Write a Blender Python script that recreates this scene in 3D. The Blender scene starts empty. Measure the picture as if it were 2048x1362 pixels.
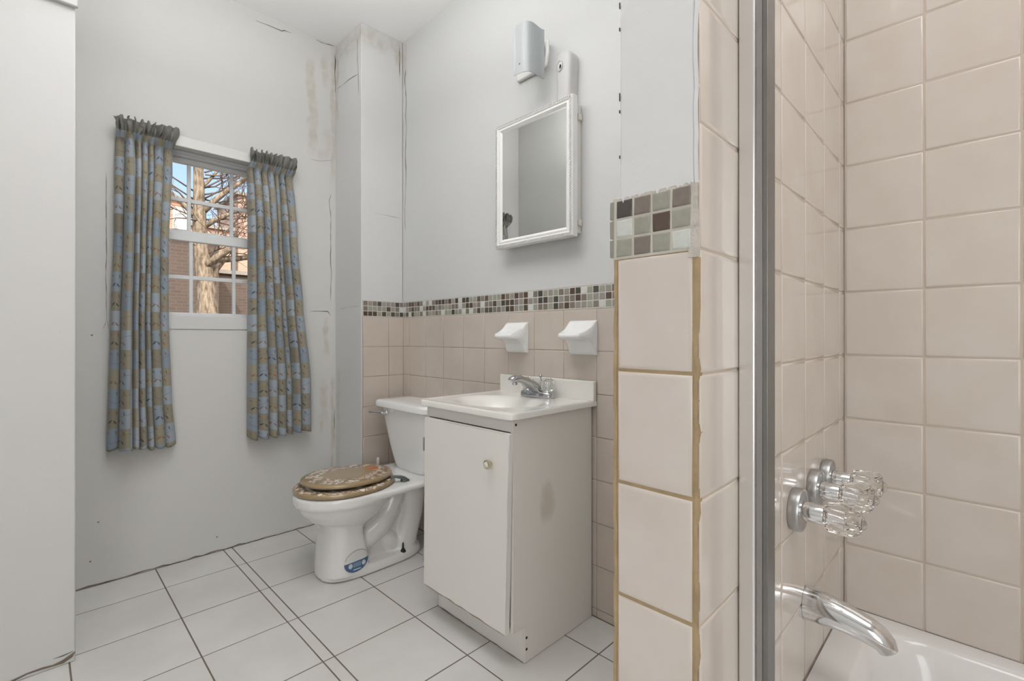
import bpy, bmesh, math, random
from math import sin, cos, pi, sqrt, floor
from mathutils import Vector, Matrix, noise

random.seed(7)
C = bpy.context.scene.collection
SC = bpy.context.scene

# ------------------------------------------------------------------ camera, world, lights, exposure
cam_d = bpy.data.cameras.new('camera')
cam = bpy.data.objects.new('camera', cam_d); C.objects.link(cam)
cam.location = (0, 0, 1.03)
cam.rotation_euler = (pi/2, 0, 0.7822856)
cam_d.sensor_width = 36.0
cam_d.lens = 952.49/2048*36.0
cam_d.shift_y = -(681-672.785)/2048
cam_d.clip_start = 0.02
SC.camera = cam

world = bpy.data.worlds.new('sky'); SC.world = world
world.use_nodes = True
wn = world.node_tree; wn.nodes.clear()
wo = wn.nodes.new('ShaderNodeOutputWorld'); wb = wn.nodes.new('ShaderNodeBackground')
ws = wn.nodes.new('ShaderNodeTexSky')
ws.sky_type = 'NISHITA'; ws.sun_disc = False; ws.sun_elevation = math.radians(38); ws.sun_rotation = math.radians(100)
ws.air_density = 1.0; ws.dust_density = 6.0; ws.ozone_density = 1.0
wb.inputs['Strength'].default_value = 0.30
wn.links.new(ws.outputs[0], wb.inputs['Color']); wn.links.new(wb.outputs[0], wo.inputs['Surface'])

def light(name, kind, loc, rot, energy, color=(1, 1, 1), **kw):
    d = bpy.data.lights.new(name, kind); d.energy = energy; d.color = color
    for k, v in kw.items(): setattr(d, k, v)
    o = bpy.data.objects.new(name, d); C.objects.link(o); o.location = loc; o.rotation_euler = rot
    return o
light('sun', 'SUN', (6, 4, 12), (math.radians(48), 0, math.radians(62)), 3.1, (1.0, 0.94, 0.87), angle=0.01)
light('ceiling_fill', 'AREA', (-0.85, 0.40, 2.62), (0, 0, 0), 10.5, (1.0, 0.99, 0.985), shape='RECTANGLE', size=1.1, size_y=0.9)  # added soft overhead fill, no fixture belongs to it
light('tub_fill', 'AREA', (0.5, 0.55, 2.62), (0, 0, 0), 10.5, (1.0, 0.99, 0.985), shape='RECTANGLE', size=0.9, size_y=0.9)  # unseen area light added above the tub to brighten that side
light('bounce_flash', 'AREA', (-1.48, 0.42, 2.22), (pi, 0, 0), 12.5, (1.0, 0.995, 0.99), shape='RECTANGLE', size=0.4, size_y=0.4)
light('room_fill', 'AREA', (0.95, -0.95, 1.15), (math.radians(90), 0, math.radians(46)), 13.0, (1.0, 0.995, 0.99), shape='RECTANGLE', size=0.8, size_y=1.6)  # added fill from behind the camera; the rear wall has no opening

vs = SC.view_settings
vs.view_transform = 'Standard'; vs.look = 'None'; vs.gamma = 1.0; vs.use_curve_mapping = False
vs.exposure = 0.16

# ------------------------------------------------------------------ measured places (metres)
XW = -2.6077      # window wall face
XJ = -2.049       # nearer piece of the left wall
YJ = 0.0959       # where that piece ends
YB = 1.4569       # wall behind the basin, and far wall of the tub
YC = 1.2076       # chase front
XC = -2.3082      # chase side
XP1, XP2, YP = -0.378, -0.2547, 0.5884   # partition
ZC = 2.6694       # ceiling
XR = 1.28         # right end of the tub
YR = -1.15        # wall behind the camera

# ------------------------------------------------------------------ materials
MATS = {}
class G:
    def __init__(s, name):
        m = bpy.data.materials.new(name); m.use_nodes = True
        s.m = m; s.nt = m.node_tree; s.n = s.nt.nodes; s.n.clear()
        s.out = s.n.new('ShaderNodeOutputMaterial'); s.b = s.n.new('ShaderNodeBsdfPrincipled')
        s.nt.links.new(s.b.outputs[0], s.out.inputs[0])
        MATS[name] = m
    def lk(s, a, b): s.nt.links.new(a, b)
    def put(s, sock, v):
        if hasattr(v, 'is_linked') or hasattr(v, 'links'): s.lk(v, sock)
        else: sock.default_value = v
    def M(s, op, a, b=None, c=None, clamp=False):
        nd = s.n.new('ShaderNodeMath'); nd.operation = op; nd.use_clamp = clamp
        for i, v in enumerate((a, b, c)):
            if v is not None: s.put(nd.inputs[i], v)
        return nd.outputs[0]
    def mix(s, f, a, b):
        nd = s.n.new('ShaderNodeMix'); nd.data_type = 'RGBA'
        s.put(nd.inputs[0], f)
        for i, v in ((6, a), (7, b)):
            if isinstance(v, tuple): nd.inputs[i].default_value = (*v[:3], 1)
            else: s.lk(v, nd.inputs[i])
        return nd.outputs[2]
    def pos(s):
        nd = s.n.new('ShaderNodeNewGeometry'); sp = s.n.new('ShaderNodeSeparateXYZ')
        s.lk(nd.outputs['Position'], sp.inputs[0]); s.P = nd.outputs['Position']
        return sp.outputs
    def noise(s, scale, detail=4, vec=None, rough=0.55, w='Fac'):
        nd = s.n.new('ShaderNodeTexNoise'); nd.inputs['Scale'].default_value = scale
        nd.inputs['Detail'].default_value = detail; nd.inputs['Roughness'].default_value = rough
        if vec is None:
            g = s.n.new('ShaderNodeNewGeometry'); vec = g.outputs['Position']
        s.lk(vec, nd.inputs['Vector']); return nd.outputs[w]
    def voro(s, scale, vec=None, feature='F1', out='Color'):
        nd = s.n.new('ShaderNodeTexVoronoi'); nd.feature = feature; nd.inputs['Scale'].default_value = scale
        if vec is None:
            g = s.n.new('ShaderNodeNewGeometry'); vec = g.outputs['Position']
        s.lk(vec, nd.inputs['Vector']); return nd.outputs[out]
    def ramp(s, v, lo, hi):
        nd = s.n.new('ShaderNodeMapRange'); nd.clamp = True; nd.interpolation_type = 'SMOOTHSTEP'
        s.put(nd.inputs[0], v); nd.inputs[1].default_value = lo; nd.inputs[2].default_value = hi
        return nd.outputs[0]
    def bump(s, h, dist=0.001, strength=0.5):
        nd = s.n.new('ShaderNodeBump'); nd.inputs['Strength'].default_value = strength
        nd.inputs['Distance'].default_value = dist; s.lk(h, nd.inputs['Height'])
        s.lk(nd.outputs[0], s.b.inputs['Normal'])
    def base(s, col, rough=0.5, metal=0.0, spec=None, **kw):
        if isinstance(col, tuple): s.b.inputs['Base Color'].default_value = (*col[:3], 1)
        else: s.lk(col, s.b.inputs['Base Color'])
        s.put(s.b.inputs['Roughness'], rough); s.b.inputs['Metallic'].default_value = metal
        if spec is not None: s.b.inputs['Specular IOR Level'].default_value = spec
        for k, v in kw.items(): s.b.inputs[k].default_value = v
        return s

def flat(name, col, rough=0.5, metal=0.0, var=0.06, nscale=12, bump=0.0, bscale=60, **kw):
    g = G(name)
    d = tuple(c*(1-var) for c in col); l = tuple(min(1, c*(1+var)) for c in col)
    c = g.mix(g.noise(nscale), d, l)
    g.base(c, rough, metal, **kw)
    if bump: g.bump(g.noise(bscale, 3), bump, 0.6)
    return g.m

PAINT = (0.665, 0.655, 0.63)
flat('paint_white', (0.655, 0.652, 0.642), 0.55, var=0.02, nscale=2.2, bump=0.0012, bscale=22)
flat('paint_ceiling', (0.90, 0.90, 0.895), 0.7, var=0.015, nscale=2)
flat('paint_partition', (0.74, 0.745, 0.75), 0.42, var=0.02, nscale=3, bump=0.002, bscale=26)
flat('crack_dark', (0.085, 0.07, 0.055), 0.9, var=0.4, nscale=60)
flat('crack_soft', (0.36, 0.345, 0.32), 0.9, var=0.15, nscale=60)
flat('dirt_brown', (0.20, 0.16, 0.12), 0.9, var=0.4, nscale=40)

# painted wall with water stains of their own shape
def stained(name, col, patches, tint):
    g = G(name); x, y, z = g.pos()
    n1 = g.noise(9, 5); n2 = g.noise(20, 5)
    tot = None
    for ax, c0, s0, z0, z1, amt in patches:
        a = {'x': x, 'y': y}[ax]
        wob = g.M('MULTIPLY', g.M('SUBTRACT', n1, 0.5), s0*3.0)
        d = g.M('DIVIDE', g.M('ABSOLUTE', g.M('ADD', g.M('SUBTRACT', a, c0), wob)), s0)
        m = g.ramp(d, 1.15, 0.35)
        m = g.M('MULTIPLY', m, g.ramp(z, z0-0.03, z0+0.05)); m = g.M('MULTIPLY', m, g.ramp(z, z1+0.03, z1-0.05))
        m = g.M('MULTIPLY', m, g.M('MULTIPLY', g.M('ADD', 0.35, g.M('MULTIPLY', g.ramp(n2, 0.34, 0.66), 0.65)), amt*0.55))
        tot = m if tot is None else g.M('MAXIMUM', tot, m)
    b = g.mix(g.noise(2.0), tuple(c*0.985 for c in col), tuple(c*1.015 for c in col))
    g.base(g.mix(tot, b, tint), 0.55); g.bump(g.noise(22, 3), 0.0012, 0.6)
    return g.m
stained('paint_window_wall', (0.655, 0.648, 0.628),
        [('y', 1.075, 0.030, 2.02, 2.54, 0.75), ('y', 1.150, 0.022, 2.42, 2.60, 0.6), ('y', 1.195, 0.016, 1.9, 2.67, 0.7),
         ('y', 1.145, 0.045, 2.0, 2.2, 0.45), ('y', 1.155, 0.020, 0.92, 1.13, 0.8), ('y', 1.135, 0.030, 0.56, 0.78, 0.6),
         ('y', 1.19, 0.012, 0.25, 0.8, 0.8), ('y', 1.128, 0.014, 0.50, 0.57, 1.0)], (0.43, 0.365, 0.25))
stained('paint_chase', (0.67, 0.67, 0.66),
        [('x', -2.585, 0.020, 2.25, 2.67, 0.9), ('x', -2.57, 0.022, 0.2, 0.85, 0.55), ('x', -2.32, 0.02, 2.56, 2.67, 0.8),
         ('y', 1.44, 0.03, 2.52, 2.67, 0.8), ('y', 1.22, 0.02, 2.55, 2.67, 0.7)], (0.43, 0.365, 0.255))
stained('paint_back', (0.635, 0.64, 0.635), [('x', -2.285, 0.03, 2.45, 2.67, 0.7)], (0.45, 0.36, 0.25))

def tile_mat(name, a, b, rough):
    g = G(name)
    n = g.noise(7, 4)
    c = g.mix(g.ramp(n, 0.3, 0.72), a, b)
    g.base(c, rough, spec=0.5, **{'Coat Weight': 0.25, 'Coat Roughness': 0.04})
    g.bump(g.noise(4, 1), 0.0008, 0.12)
    return g.m
tile_mat('tile_beige', (0.66, 0.59, 0.53), (0.70, 0.64, 0.585), 0.13)
tile_mat('tile_partition', (0.66, 0.59, 0.535), (0.71, 0.65, 0.60), 0.14)
tile_mat('tile_wainscot', (0.56, 0.485, 0.42), (0.60, 0.53, 0.465), 0.3)
g = G('tile_floor')
n = g.noise(3.5, 5); d = g.ramp(g.noise(140, 2), 0.74, 0.78)
c = g.mix(g.ramp(n, 0.35, 0.7), (0.62, 0.605, 0.575), (0.69, 0.68, 0.655))
g.base(g.mix(g.M('MULTIPLY', d, 0.25), c, (0.25, 0.2, 0.16)), 0.42)
flat('grout_floor', (0.17, 0.14, 0.11), 0.95, var=0.3, nscale=18)
flat('grout_light', (0.60, 0.52, 0.44), 0.9, var=0.12, nscale=20)
flat('grout_beige', (0.40, 0.33, 0.26), 0.9, var=0.25, nscale=14)
flat('grout_tan', (0.42, 0.31, 0.18), 0.85, var=0.4, nscale=22, bump=0.002, bscale=80)
flat('grout_mosaic', (0.62, 0.585, 0.52), 0.9, var=0.08, nscale=40)
flat('grout_rough', (0.56, 0.52, 0.47), 0.95, var=0.25, nscale=60, bump=0.004, bscale=90)
for nm, col in (('glass_black', (0.075, 0.068, 0.06)), ('glass_brown', (0.10, 0.068, 0.05)), ('glass_taupe', (0.215, 0.18, 0.155)),
                ('glass_green', (0.335, 0.335, 0.275)), ('glass_grey', (0.30, 0.285, 0.255)), ('glass_pale', (0.62, 0.64, 0.60))):
    flat(nm, col, 0.12, var=0.18, nscale=90, **{'Coat Weight': 0.4, 'Coat Roughness': 0.03})

flat('porcelain', (0.82, 0.815, 0.795), 0.10, var=0.015, nscale=5, **{'Coat Weight': 0.4, 'Coat Roughness': 0.03})
flat('porcelain_tank', (0.88, 0.885, 0.875), 0.14, var=0.015, nscale=5, **{'Coat Weight': 0.3, 'Coat Roughness': 0.04})
flat('ceramic_white', (0.86, 0.86, 0.85), 0.16, var=0.01, **{'Coat Weight': 0.3})
flat('tub_enamel', (0.83, 0.825, 0.81), 0.14, var=0.02, nscale=3, **{'Coat Weight': 0.3})
flat('cultured_marble', (0.80, 0.785, 0.735), 0.16, var=0.02, nscale=6, **{'Coat Weight': 0.3, 'Coat Roughness': 0.05})
g = G('laminate')
x, y, z = g.pos()
c = g.mix(g.noise(2.5), (0.76, 0.725, 0.665), (0.79, 0.755, 0.695))
wb_ = g.M('MULTIPLY', g.M('SUBTRACT', g.noise(16, 3), 0.5), 1.3)
st = g.M('MULTIPLY', g.ramp(g.M('ADD', wb_, g.M('ADD', g.M('POWER', g.M('DIVIDE', g.M('SUBTRACT', y, 1.20), 0.042), 2.0), g.M('POWER', g.M('DIVIDE', g.M('SUBTRACT', z, 0.48), 0.075), 2.0))), 1.2, 0.0), 0.38)
c = g.mix(g.M('MULTIPLY', st, g.ramp(x, -1.05, -1.03)), c, (0.42, 0.31, 0.22))
g.base(c, 0.38); g.bump(g.noise(300, 2), 0.0003, 0.4)
flat('laminate_door', (0.80, 0.78, 0.735), 0.36, var=0.02, nscale=3)
flat('chipboard', (0.30, 0.22, 0.14), 0.9, var=0.4, nscale=90)
flat('chrome', (0.80, 0.81, 0.82), 0.09, 1.0, var=0.03, nscale=30)
flat('chrome_dull', (0.52, 0.525, 0.53), 0.36, 1.0, var=0.08, nscale=40)
g = G('aluminium')
x, y, z = g.pos()
g.base(g.mix(g.noise(25, 3), (0.80, 0.80, 0.79), (0.88, 0.88, 0.87)), 0.30, 1.0)
flat('metal_dark', (0.27, 0.27, 0.265), 0.38, 1.0, var=0.15, nscale=25)
flat('metal_mid', (0.42, 0.42, 0.415), 0.36, 1.0, var=0.12, nscale=25)
flat('chrome_faucet', (0.50, 0.505, 0.51), 0.16, 1.0, var=0.05, nscale=60)
flat('brass_pale', (0.62, 0.55, 0.40), 0.25, 1.0)
flat('rubber_black', (0.02, 0.018, 0.016), 0.6)
flat('hole_black', (0.012, 0.011, 0.01), 0.8)
flat('plastic_white', (0.80, 0.79, 0.765), 0.35, var=0.01)
flat('plastic_ivory', (0.72, 0.70, 0.64), 0.35, var=0.02)
flat('plastic_grey', (0.57, 0.56, 0.555), 0.42, var=0.015)
flat('vinyl_white', (0.74, 0.75, 0.75), 0.35, var=0.01)
flat('hinge_teal', (0.16, 0.19, 0.19), 0.3, 0.6)
flat('rod_white', (0.70, 0.695, 0.665), 0.4, var=0.03, nscale=40)
g = G('crystal'); g.base((0.97, 0.96, 0.94), 0.02, IOR=1.47); g.b.inputs['Transmission Weight'].default_value = 1.0
g = G('window_glass'); g.base((0.98, 0.99, 1.0), 0.0, IOR=1.02); g.b.inputs['Transmission Weight'].default_value = 1.0
g = G('mirror_glass'); g.base((0.80, 0.81, 0.79), 0.015, 1.0)
g = G('shade_glass'); g.base(g.mix(g.noise(6), (0.44, 0.465, 0.475), (0.48, 0.505, 0.515)), 0.34)
g.b.inputs['Transmission Weight'].default_value = 0.10; g.b.inputs['Coat Weight'].default_value = 0.08

# curtain print: blue and khaki blocks with little leaves
g = G('curtain_print')
uvn = g.n.new('ShaderNodeUVMap'); uvn.uv_map = 'UVMap'
sp = g.n.new('ShaderNodeSeparateXYZ'); g.lk(uvn.outputs[0], sp.inputs[0])
cu = g.M('DIVIDE', sp.outputs[0], 0.082); cv = g.M('DIVIDE', sp.outputs[1], 0.081)
iu = g.M('FLOOR', cu); iv = g.M('FLOOR', cv)
fu = g.M('SUBTRACT', g.M('SUBTRACT', cu, iu), 0.5); fv = g.M('SUBTRACT', g.M('SUBTRACT', cv, iv), 0.5)
chk = g.M('MODULO', g.M('ABSOLUTE', g.M('ADD', iu, iv)), 2.0)
cmb = g.n.new('ShaderNodeCombineXYZ'); g.lk(iu, cmb.inputs[0]); g.lk(iv, cmb.inputs[1])
wnz = g.n.new('ShaderNodeTexWhiteNoise'); wnz.noise_dimensions = '2D'; g.lk(cmb.outputs[0], wnz.inputs['Vector'])
rnd = wnz.outputs['Value']
blue = g.mix(rnd, (0.225, 0.275, 0.325), (0.34, 0.385, 0.43)); khaki = g.mix(rnd, (0.235, 0.21, 0.155), (0.315, 0.285, 0.215))
col = g.mix(chk, blue, khaki)
thr = g.noise(1, 2, vec=None); 
def leaf(cx, cy, ang, a, b):
    dx = g.M('SUBTRACT', fu, cx); dy = g.M('SUBTRACT', fv, cy)
    rx = g.M('ADD', g.M('MULTIPLY', dx, cos(ang)), g.M('MULTIPLY', dy, sin(ang)))
    ry = g.M('SUBTRACT', g.M('MULTIPLY', dy, cos(ang)), g.M('MULTIPLY', dx, sin(ang)))
    e = g.M('ADD', g.M('POWER', g.M('ABSOLUTE', g.M('DIVIDE', rx, a)), 1.6), g.M('POWER', g.M('ABSOLUTE', g.M('DIVIDE', ry, b)), 1.6))
    return g.M('LESS_THAN', e, 1.0)
lf = g.M('MAXIMUM', leaf(-0.12, 0.16, -0.75, 0.14, 0.042), leaf(0.11, 0.19, 0.95, 0.12, 0.038))
lf2 = g.M('MAXIMUM', leaf(0.18, -0.26, 1.35, 0.11, 0.038), leaf(-0.22, -0.30, 0.5, 0.09, 0.03))
rust = g.mix(g.M('GREATER_THAN', rnd, 0.45), (0.045, 0.045, 0.05), (0.26, 0.12, 0.045))
stem = g.M('LESS_THAN', g.M('ABSOLUTE', g.M('SUBTRACT', fv, g.M('MULTIPLY', g.M('SINE', g.M('MULTIPLY', cu, 2.4)), 0.22))), 0.012)
col = g.mix(g.M('MULTIPLY', stem, 0.5), col, (0.09, 0.09, 0.09))
col = g.mix(g.M('MULTIPLY', lf, g.M('MULTIPLY', g.M('GREATER_THAN', rnd, 0.22), 0.85)), col, rust)
col = g.mix(g.M('MULTIPLY', lf2, g.M('MULTIPLY', g.M('LESS_THAN', rnd, 0.7), 0.75)), col, g.mix(rnd, (0.22, 0.12, 0.06), (0.07, 0.07, 0.07)))
hd = g.M('LESS_THAN', sp.outputs[1], 0.058)
col = g.mix(hd, col, (0.165, 0.162, 0.142))
g.base(col, 0.75); g.b.inputs['Sheen Weight'].default_value = 0.15

# resin seat with shells cast into it
def resin(name, cx, cy, a, b, r0, r1, spot):
    g = G(name); x, y, z = g.pos()
    dx = g.M('DIVIDE', g.M('SUBTRACT', x, cx), a); dy = g.M('DIVIDE', g.M('SUBTRACT', y, cy), b)
    r = g.M('SQRT', g.M('ADD', g.M('MULTIPLY', dx, dx), g.M('MULTIPLY', dy, dy)))
    r = g.M('ADD', r, g.M('MULTIPLY', g.M('SUBTRACT', g.noise(26, 3), 0.5), 0.14))
    ring = g.M('MULTIPLY', g.ramp(r, r0-0.03, r0+0.02), g.ramp(r, r1+0.03, r1-0.02))
    wv = g.n.new('ShaderNodeVectorMath'); wv.operation = 'MULTIPLY'; g.lk(g.P, wv.inputs[0]); wv.inputs[1].default_value = (1, 0.75, 1)
    vc = g.voro(62, wv.outputs[0]); sv = g.n.new('ShaderNodeSeparateColor'); g.lk(vc, sv.inputs[0])
    dist = g.voro(62, wv.outputs[0], 'DISTANCE_TO_EDGE', 'Distance')
    shell = g.M('MULTIPLY', g.M('MULTIPLY', ring, g.M('GREATER_THAN', sv.outputs[0], 0.25)), g.ramp(dist, 0.02, 0.16))
    sc = g.mix(sv.outputs[1], (0.62, 0.42, 0.30), (0.82, 0.76, 0.66))
    basec = g.mix(g.noise(11, 5), (0.27, 0.185, 0.085), (0.40, 0.295, 0.165))
    basec = g.mix(g.M('MULTIPLY', ring, 0.45), basec, (0.20, 0.13, 0.075))
    c = g.mix(shell, basec, sc)
    if spot:
        sx = g.M('DIVIDE', g.M('SUBTRACT', x, spot[0]), 0.045); sy = g.M('DIVIDE', g.M('SUBTRACT', y, spot[1]), 0.030)
        q = g.M('ADD', g.M('MULTIPLY', sx, sx), g.M('MULTIPLY', sy, sy))
        q = g.M('ADD', q, g.M('MULTIPLY', g.M('SUBTRACT', g.noise(40), 0.5), 0.8))
        c = g.mix(g.ramp(q, 1.1, 0.6), c, (0.50, 0.14, 0.015))
    g.base(c, 0.16); g.b.inputs['Coat Weight'].default_value = 0.6; g.b.inputs['Coat Roughness'].default_value = 0.03
    return g.m
resin('resin_lid', -2.005, 0.985, 0.162, 0.197, 0.55, 0.90, (-2.02, 1.105))
resin('resin_seat', -2.005, 0.977, 0.184, 0.220, 0.76, 0.965, None)

g = G('sticker_print')
x, y, z = g.pos()
yy = g.M('DIVIDE', g.M('SUBTRACT', y, 0.968), 0.056); zz = g.M('DIVIDE', g.M('SUBTRACT', z, 0.080), 0.045)
low = g.M('LESS_THAN', zz, g.M('MULTIPLY', yy, 0.05))
c = g.mix(low, (0.72, 0.715, 0.69), (0.07, 0.14, 0.27))
for sy in (-0.52, 0.55):
    q = g.M('ADD', g.M('POWER', g.M('SUBTRACT', yy, sy), 2.0), g.M('POWER', g.M('MULTIPLY', g.M('ADD', zz, 0.34), 0.72), 2.0))
    c = g.mix(g.M('LESS_THAN', q, 0.026), c, (0.62, 0.66, 0.70))
bx = g.M('MULTIPLY', g.M('LESS_THAN', g.M('ABSOLUTE', yy), 0.32), g.M('LESS_THAN', g.M('ABSOLUTE', g.M('ADD', zz, 0.33)), 0.20))
c = g.mix(g.M('MULTIPLY', bx, 0.6), c, (0.30, 0.40, 0.50))
ub = g.M('MULTIPLY', g.M('LESS_THAN', g.M('ABSOLUTE', yy), 0.3), g.M('LESS_THAN', g.M('ABSOLUTE', g.M('ADD', zz, 0.76)), 0.05))
c = g.mix(ub, c, (0.6, 0.64, 0.7))
rr2 = g.M('ADD', g.M('MULTIPLY', yy, yy), g.M('POWER', g.M('SUBTRACT', zz, g.M('MULTIPLY', yy, 0.09)), 2.0))
edge_ = g.M('MULTIPLY', g.M('GREATER_THAN', rr2, 0.90), g.M('GREATER_THAN', zz, 0.25))
c = g.mix(g.M('MULTIPLY', edge_, 0.75), c, (0.2, 0.2, 0.2))
g.base(c, 0.3)

# outdoors
def brick(name, a, b, mortar, scale=1.0):
    g = G(name)
    co = g.n.new('ShaderNodeNewGeometry'); sp = g.n.new('ShaderNodeSeparateXYZ'); g.lk(co.outputs['Position'], sp.inputs[0])
    cb = g.n.new('ShaderNodeCombineXYZ'); g.lk(sp.outputs[1], cb.inputs[0]); g.lk(sp.outputs[2], cb.inputs[1])
    t = g.n.new('ShaderNodeTexBrick'); g.lk(cb.outputs[0], t.inputs['Vector'])
    t.inputs['Color1'].default_value = (*a, 1); t.inputs['Color2'].default_value = (*b, 1); t.inputs['Mortar'].default_value = (*mortar, 1)
    t.inputs['Scale'].default_value = 1.0; t.inputs['Brick Width'].default_value = 0.22*scale; t.inputs['Row Height'].default_value = 0.075*scale
    t.inputs['Mortar Size'].default_value = 0.012
    g.base(g.mix(g.M('MULTIPLY', g.noise(1.5, 5), 0.5), t.outputs[0], mortar), 0.9)
brick('brick_orange', (0.36, 0.15, 0.09), (0.42, 0.19, 0.12), (0.42, 0.28, 0.21))
brick('brick_pink', (0.34, 0.20, 0.15), (0.40, 0.25, 0.19), (0.42, 0.31, 0.25))
brick('brick_mauve', (0.07, 0.052, 0.044), (0.095, 0.072, 0.060), (0.11, 0.088, 0.075), 1.2)
g = G('bark')
vv = g.n.new('ShaderNodeVectorMath'); vv.operation = 'MULTIPLY'; gg = g.n.new('ShaderNodeNewGeometry'); g.lk(gg.outputs['Position'], vv.inputs[0]); vv.inputs[1].default_value = (14, 14, 4)
nn = g.noise(1.5, 6, vv.outputs[0])
g.base(g.mix(g.ramp(nn, 0.3, 0.7), (0.09, 0.07, 0.05), (0.30, 0.25, 0.19)), 0.95); g.bump(nn, 0.03, 0.8)
flat('twig', (0.13, 0.10, 0.08), 0.9, var=0.3, nscale=3)
flat('window_trim_white', (0.72, 0.73, 0.74), 0.5)
flat('pane_sky', (0.42, 0.50, 0.56), 0.08, var=0.15, nscale=1.5)
flat('navy_dark', (0.012, 0.022, 0.04), 0.6, var=0.3, nscale=2)
flat('stone_grey', (0.25, 0.235, 0.21), 0.9, var=0.2, nscale=2)
flat('ground_soil', (0.20, 0.18, 0.14), 0.95, var=0.3, nscale=1)

# ------------------------------------------------------------------ mesh helpers
WORLD = {}     # object name -> world position of its origin
class MB:
    def __init__(s): s.v = []; s.f = []; s.mi = []; s.uv = None
    def face(s, idx, m=0): s.f.append(tuple(idx)); s.mi.append(m)
    def poly(s, pts, m=0):
        b = len(s.v); s.v += [tuple(p) for p in pts]; s.face(range(b, b+len(pts)), m)
    def box(s, x0, x1, y0, y1, z0, z1, m=0):
        b = len(s.v)
        s.v += [(x0, y0, z0), (x1, y0, z0), (x1, y1, z0), (x0, y1, z0), (x0, y0, z1), (x1, y0, z1), (x1, y1, z1), (x0, y1, z1)]
        for q in ((3, 2, 1, 0), (4, 5, 6, 7), (0, 1, 5, 4), (1, 2, 6, 5), (2, 3, 7, 6), (3, 0, 4, 7)): s.face([b+i for i in q], m)
        return s
    def loft(s, rings, m=0, closed=True, cap=True):
        b = len(s.v); n = len(rings[0])
        for r in rings: s.v += [tuple(p) for p in r]
        for i in range(len(rings)-1):
            for j in range(n if closed else n-1):
                k = (j+1) % n
                s.face((b+i*n+j, b+i*n+k, b+(i+1)*n+k, b+(i+1)*n+j), m)
        if cap:
            s.face([b+j for j in range(n)][::-1], m); s.face([b+(len(rings)-1)*n+j for j in range(n)], m)
        return s
    def tube(s, pts, rad, n=12, m=0, cap=True, squash=None):
        pts = [Vector(p) for p in pts]; rings = []
        up = None
        for i, p in enumerate(pts):
            t = (pts[min(i+1, len(pts)-1)]-pts[max(i-1, 0)]).normalized()
            if up is None:
                up = Vector((0, 0, 1)) if abs(t.z) < 0.9 else Vector((1, 0, 0))
            a = t.cross(up).normalized(); bb = a.cross(t).normalized(); up = bb
            r = rad[i] if isinstance(rad, (list, tuple)) else rad
            ra, rb = r if isinstance(r, tuple) else (r, r)
            rings.append([p + a*ra*cos(2*pi*j/n) + bb*rb*sin(2*pi*j/n) for j in range(n)])
        return s.loft(rings, m, True, cap)
    def lathe(s, prof, o, axis, n=28, m=0, flute=None):
        """prof: (distance along axis, radius)"""
        o = Vector(o); ax = Vector(axis).normalized()
        a = ax.cross(Vector((0, 0, 1)) if abs(ax.z) < 0.9 else Vector((1, 0, 0))).normalized(); b = ax.cross(a)
        rings = []
        for h, r in prof:
            rr = max(r, 1e-4)
            rings.append([o+ax*h+(a*cos(2*pi*j/n)+b*sin(2*pi*j/n))*(rr*(1+(flute(h, j) if flute else 0))) for j in range(n)])
        return s.loft(rings, m)
    def build(s, name, mats, parent=None, origin=None, smooth=False, bevel=None, seg=2, kind=None, sub=0, angle=35):
        o0 = Vector(origin) if origin is not None else (Vector(WORLD[parent.name]) if parent else Vector((0, 0, 0)))
        me = bpy.data.meshes.new(name)
        me.from_pydata([tuple(Vector(p)-o0) for p in s.v], [], s.f)
        if isinstance(mats, str): mats = [mats]
        for mm in mats: me.materials.append(MATS[mm])
        for p, i in zip(me.polygons, s.mi): p.material_index = i
        if s.uv is not None:
            ul = me.uv_layers.new(name='UVMap')
            for lp in me.loops: ul.data[lp.index].uv = s.uv[lp.vertex_index]
        bm = bmesh.new(); bm.from_mesh(me); bmesh.ops.recalc_face_normals(bm, faces=bm.faces); bm.to_mesh(me); bm.free()
        o = bpy.data.objects.new(name, me); C.objects.link(o)
        if parent:
            o.parent = parent; o.location = o0-Vector(WORLD[parent.name])
        else: o.location = o0
        WORLD[o.name] = tuple(o0)
        if bevel:
            b = o.modifiers.new('bevel', 'BEVEL'); b.width = bevel; b.segments = seg; b.limit_method = 'ANGLE'; b.angle_limit = math.radians(40); b.harden_normals = False
        if sub:
            d = o.modifiers.new('sub', 'SUBSURF'); d.levels = sub; d.render_levels = sub
        if smooth:
            for p in me.polygons: p.use_smooth = True
            if angle:
                try: me.set_sharp_from_angle(angle=math.radians(angle))
                except Exception: pass
        elif bevel:
            for p in me.polygons: p.use_smooth = True
            try: me.set_sharp_from_angle(angle=math.radians(80))
            except Exception: pass
        if kind: o['kind'] = kind
        return o

def thing(name, label, cat, loc, group=None, kind=None):
    o = bpy.data.objects.new(name, None); C.objects.link(o); o.location = loc; o.empty_display_size = 0.05
    WORLD[o.name] = tuple(loc)
    if label: o['label'] = label
    if cat: o['category'] = cat
    if group: o['group'] = group
    if kind: o['kind'] = kind
    return o
def tag(o, label, cat, group=None):
    o['label'] = label; o['category'] = cat
    if group: o['group'] = group
    return o
def move_copy(root, delta, label=None):
    r = root.copy(); C.objects.link(r); r.location = Vector(root.location)+Vector(delta); WORLD[r.name] = tuple(r.location)
    if label: r['label'] = label
    for ch in list(root.children):
        c = ch.copy(); C.objects.link(c); c.parent = r
        for gch in list(ch.children):
            d = gch.copy(); C.objects.link(d); d.parent = c
    return r

def se_ring(cx, cy, hx, hy, z, e=2.0, n=40):
    """superellipse ring"""
    out = []
    for j in range(n):
        t = 2*pi*j/n; c, s_ = cos(t), sin(t)
        out.append((cx+hx*math.copysign(abs(c)**(2/e), c), cy+hy*math.copysign(abs(s_)**(2/e), s_), z))
    return out

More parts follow.
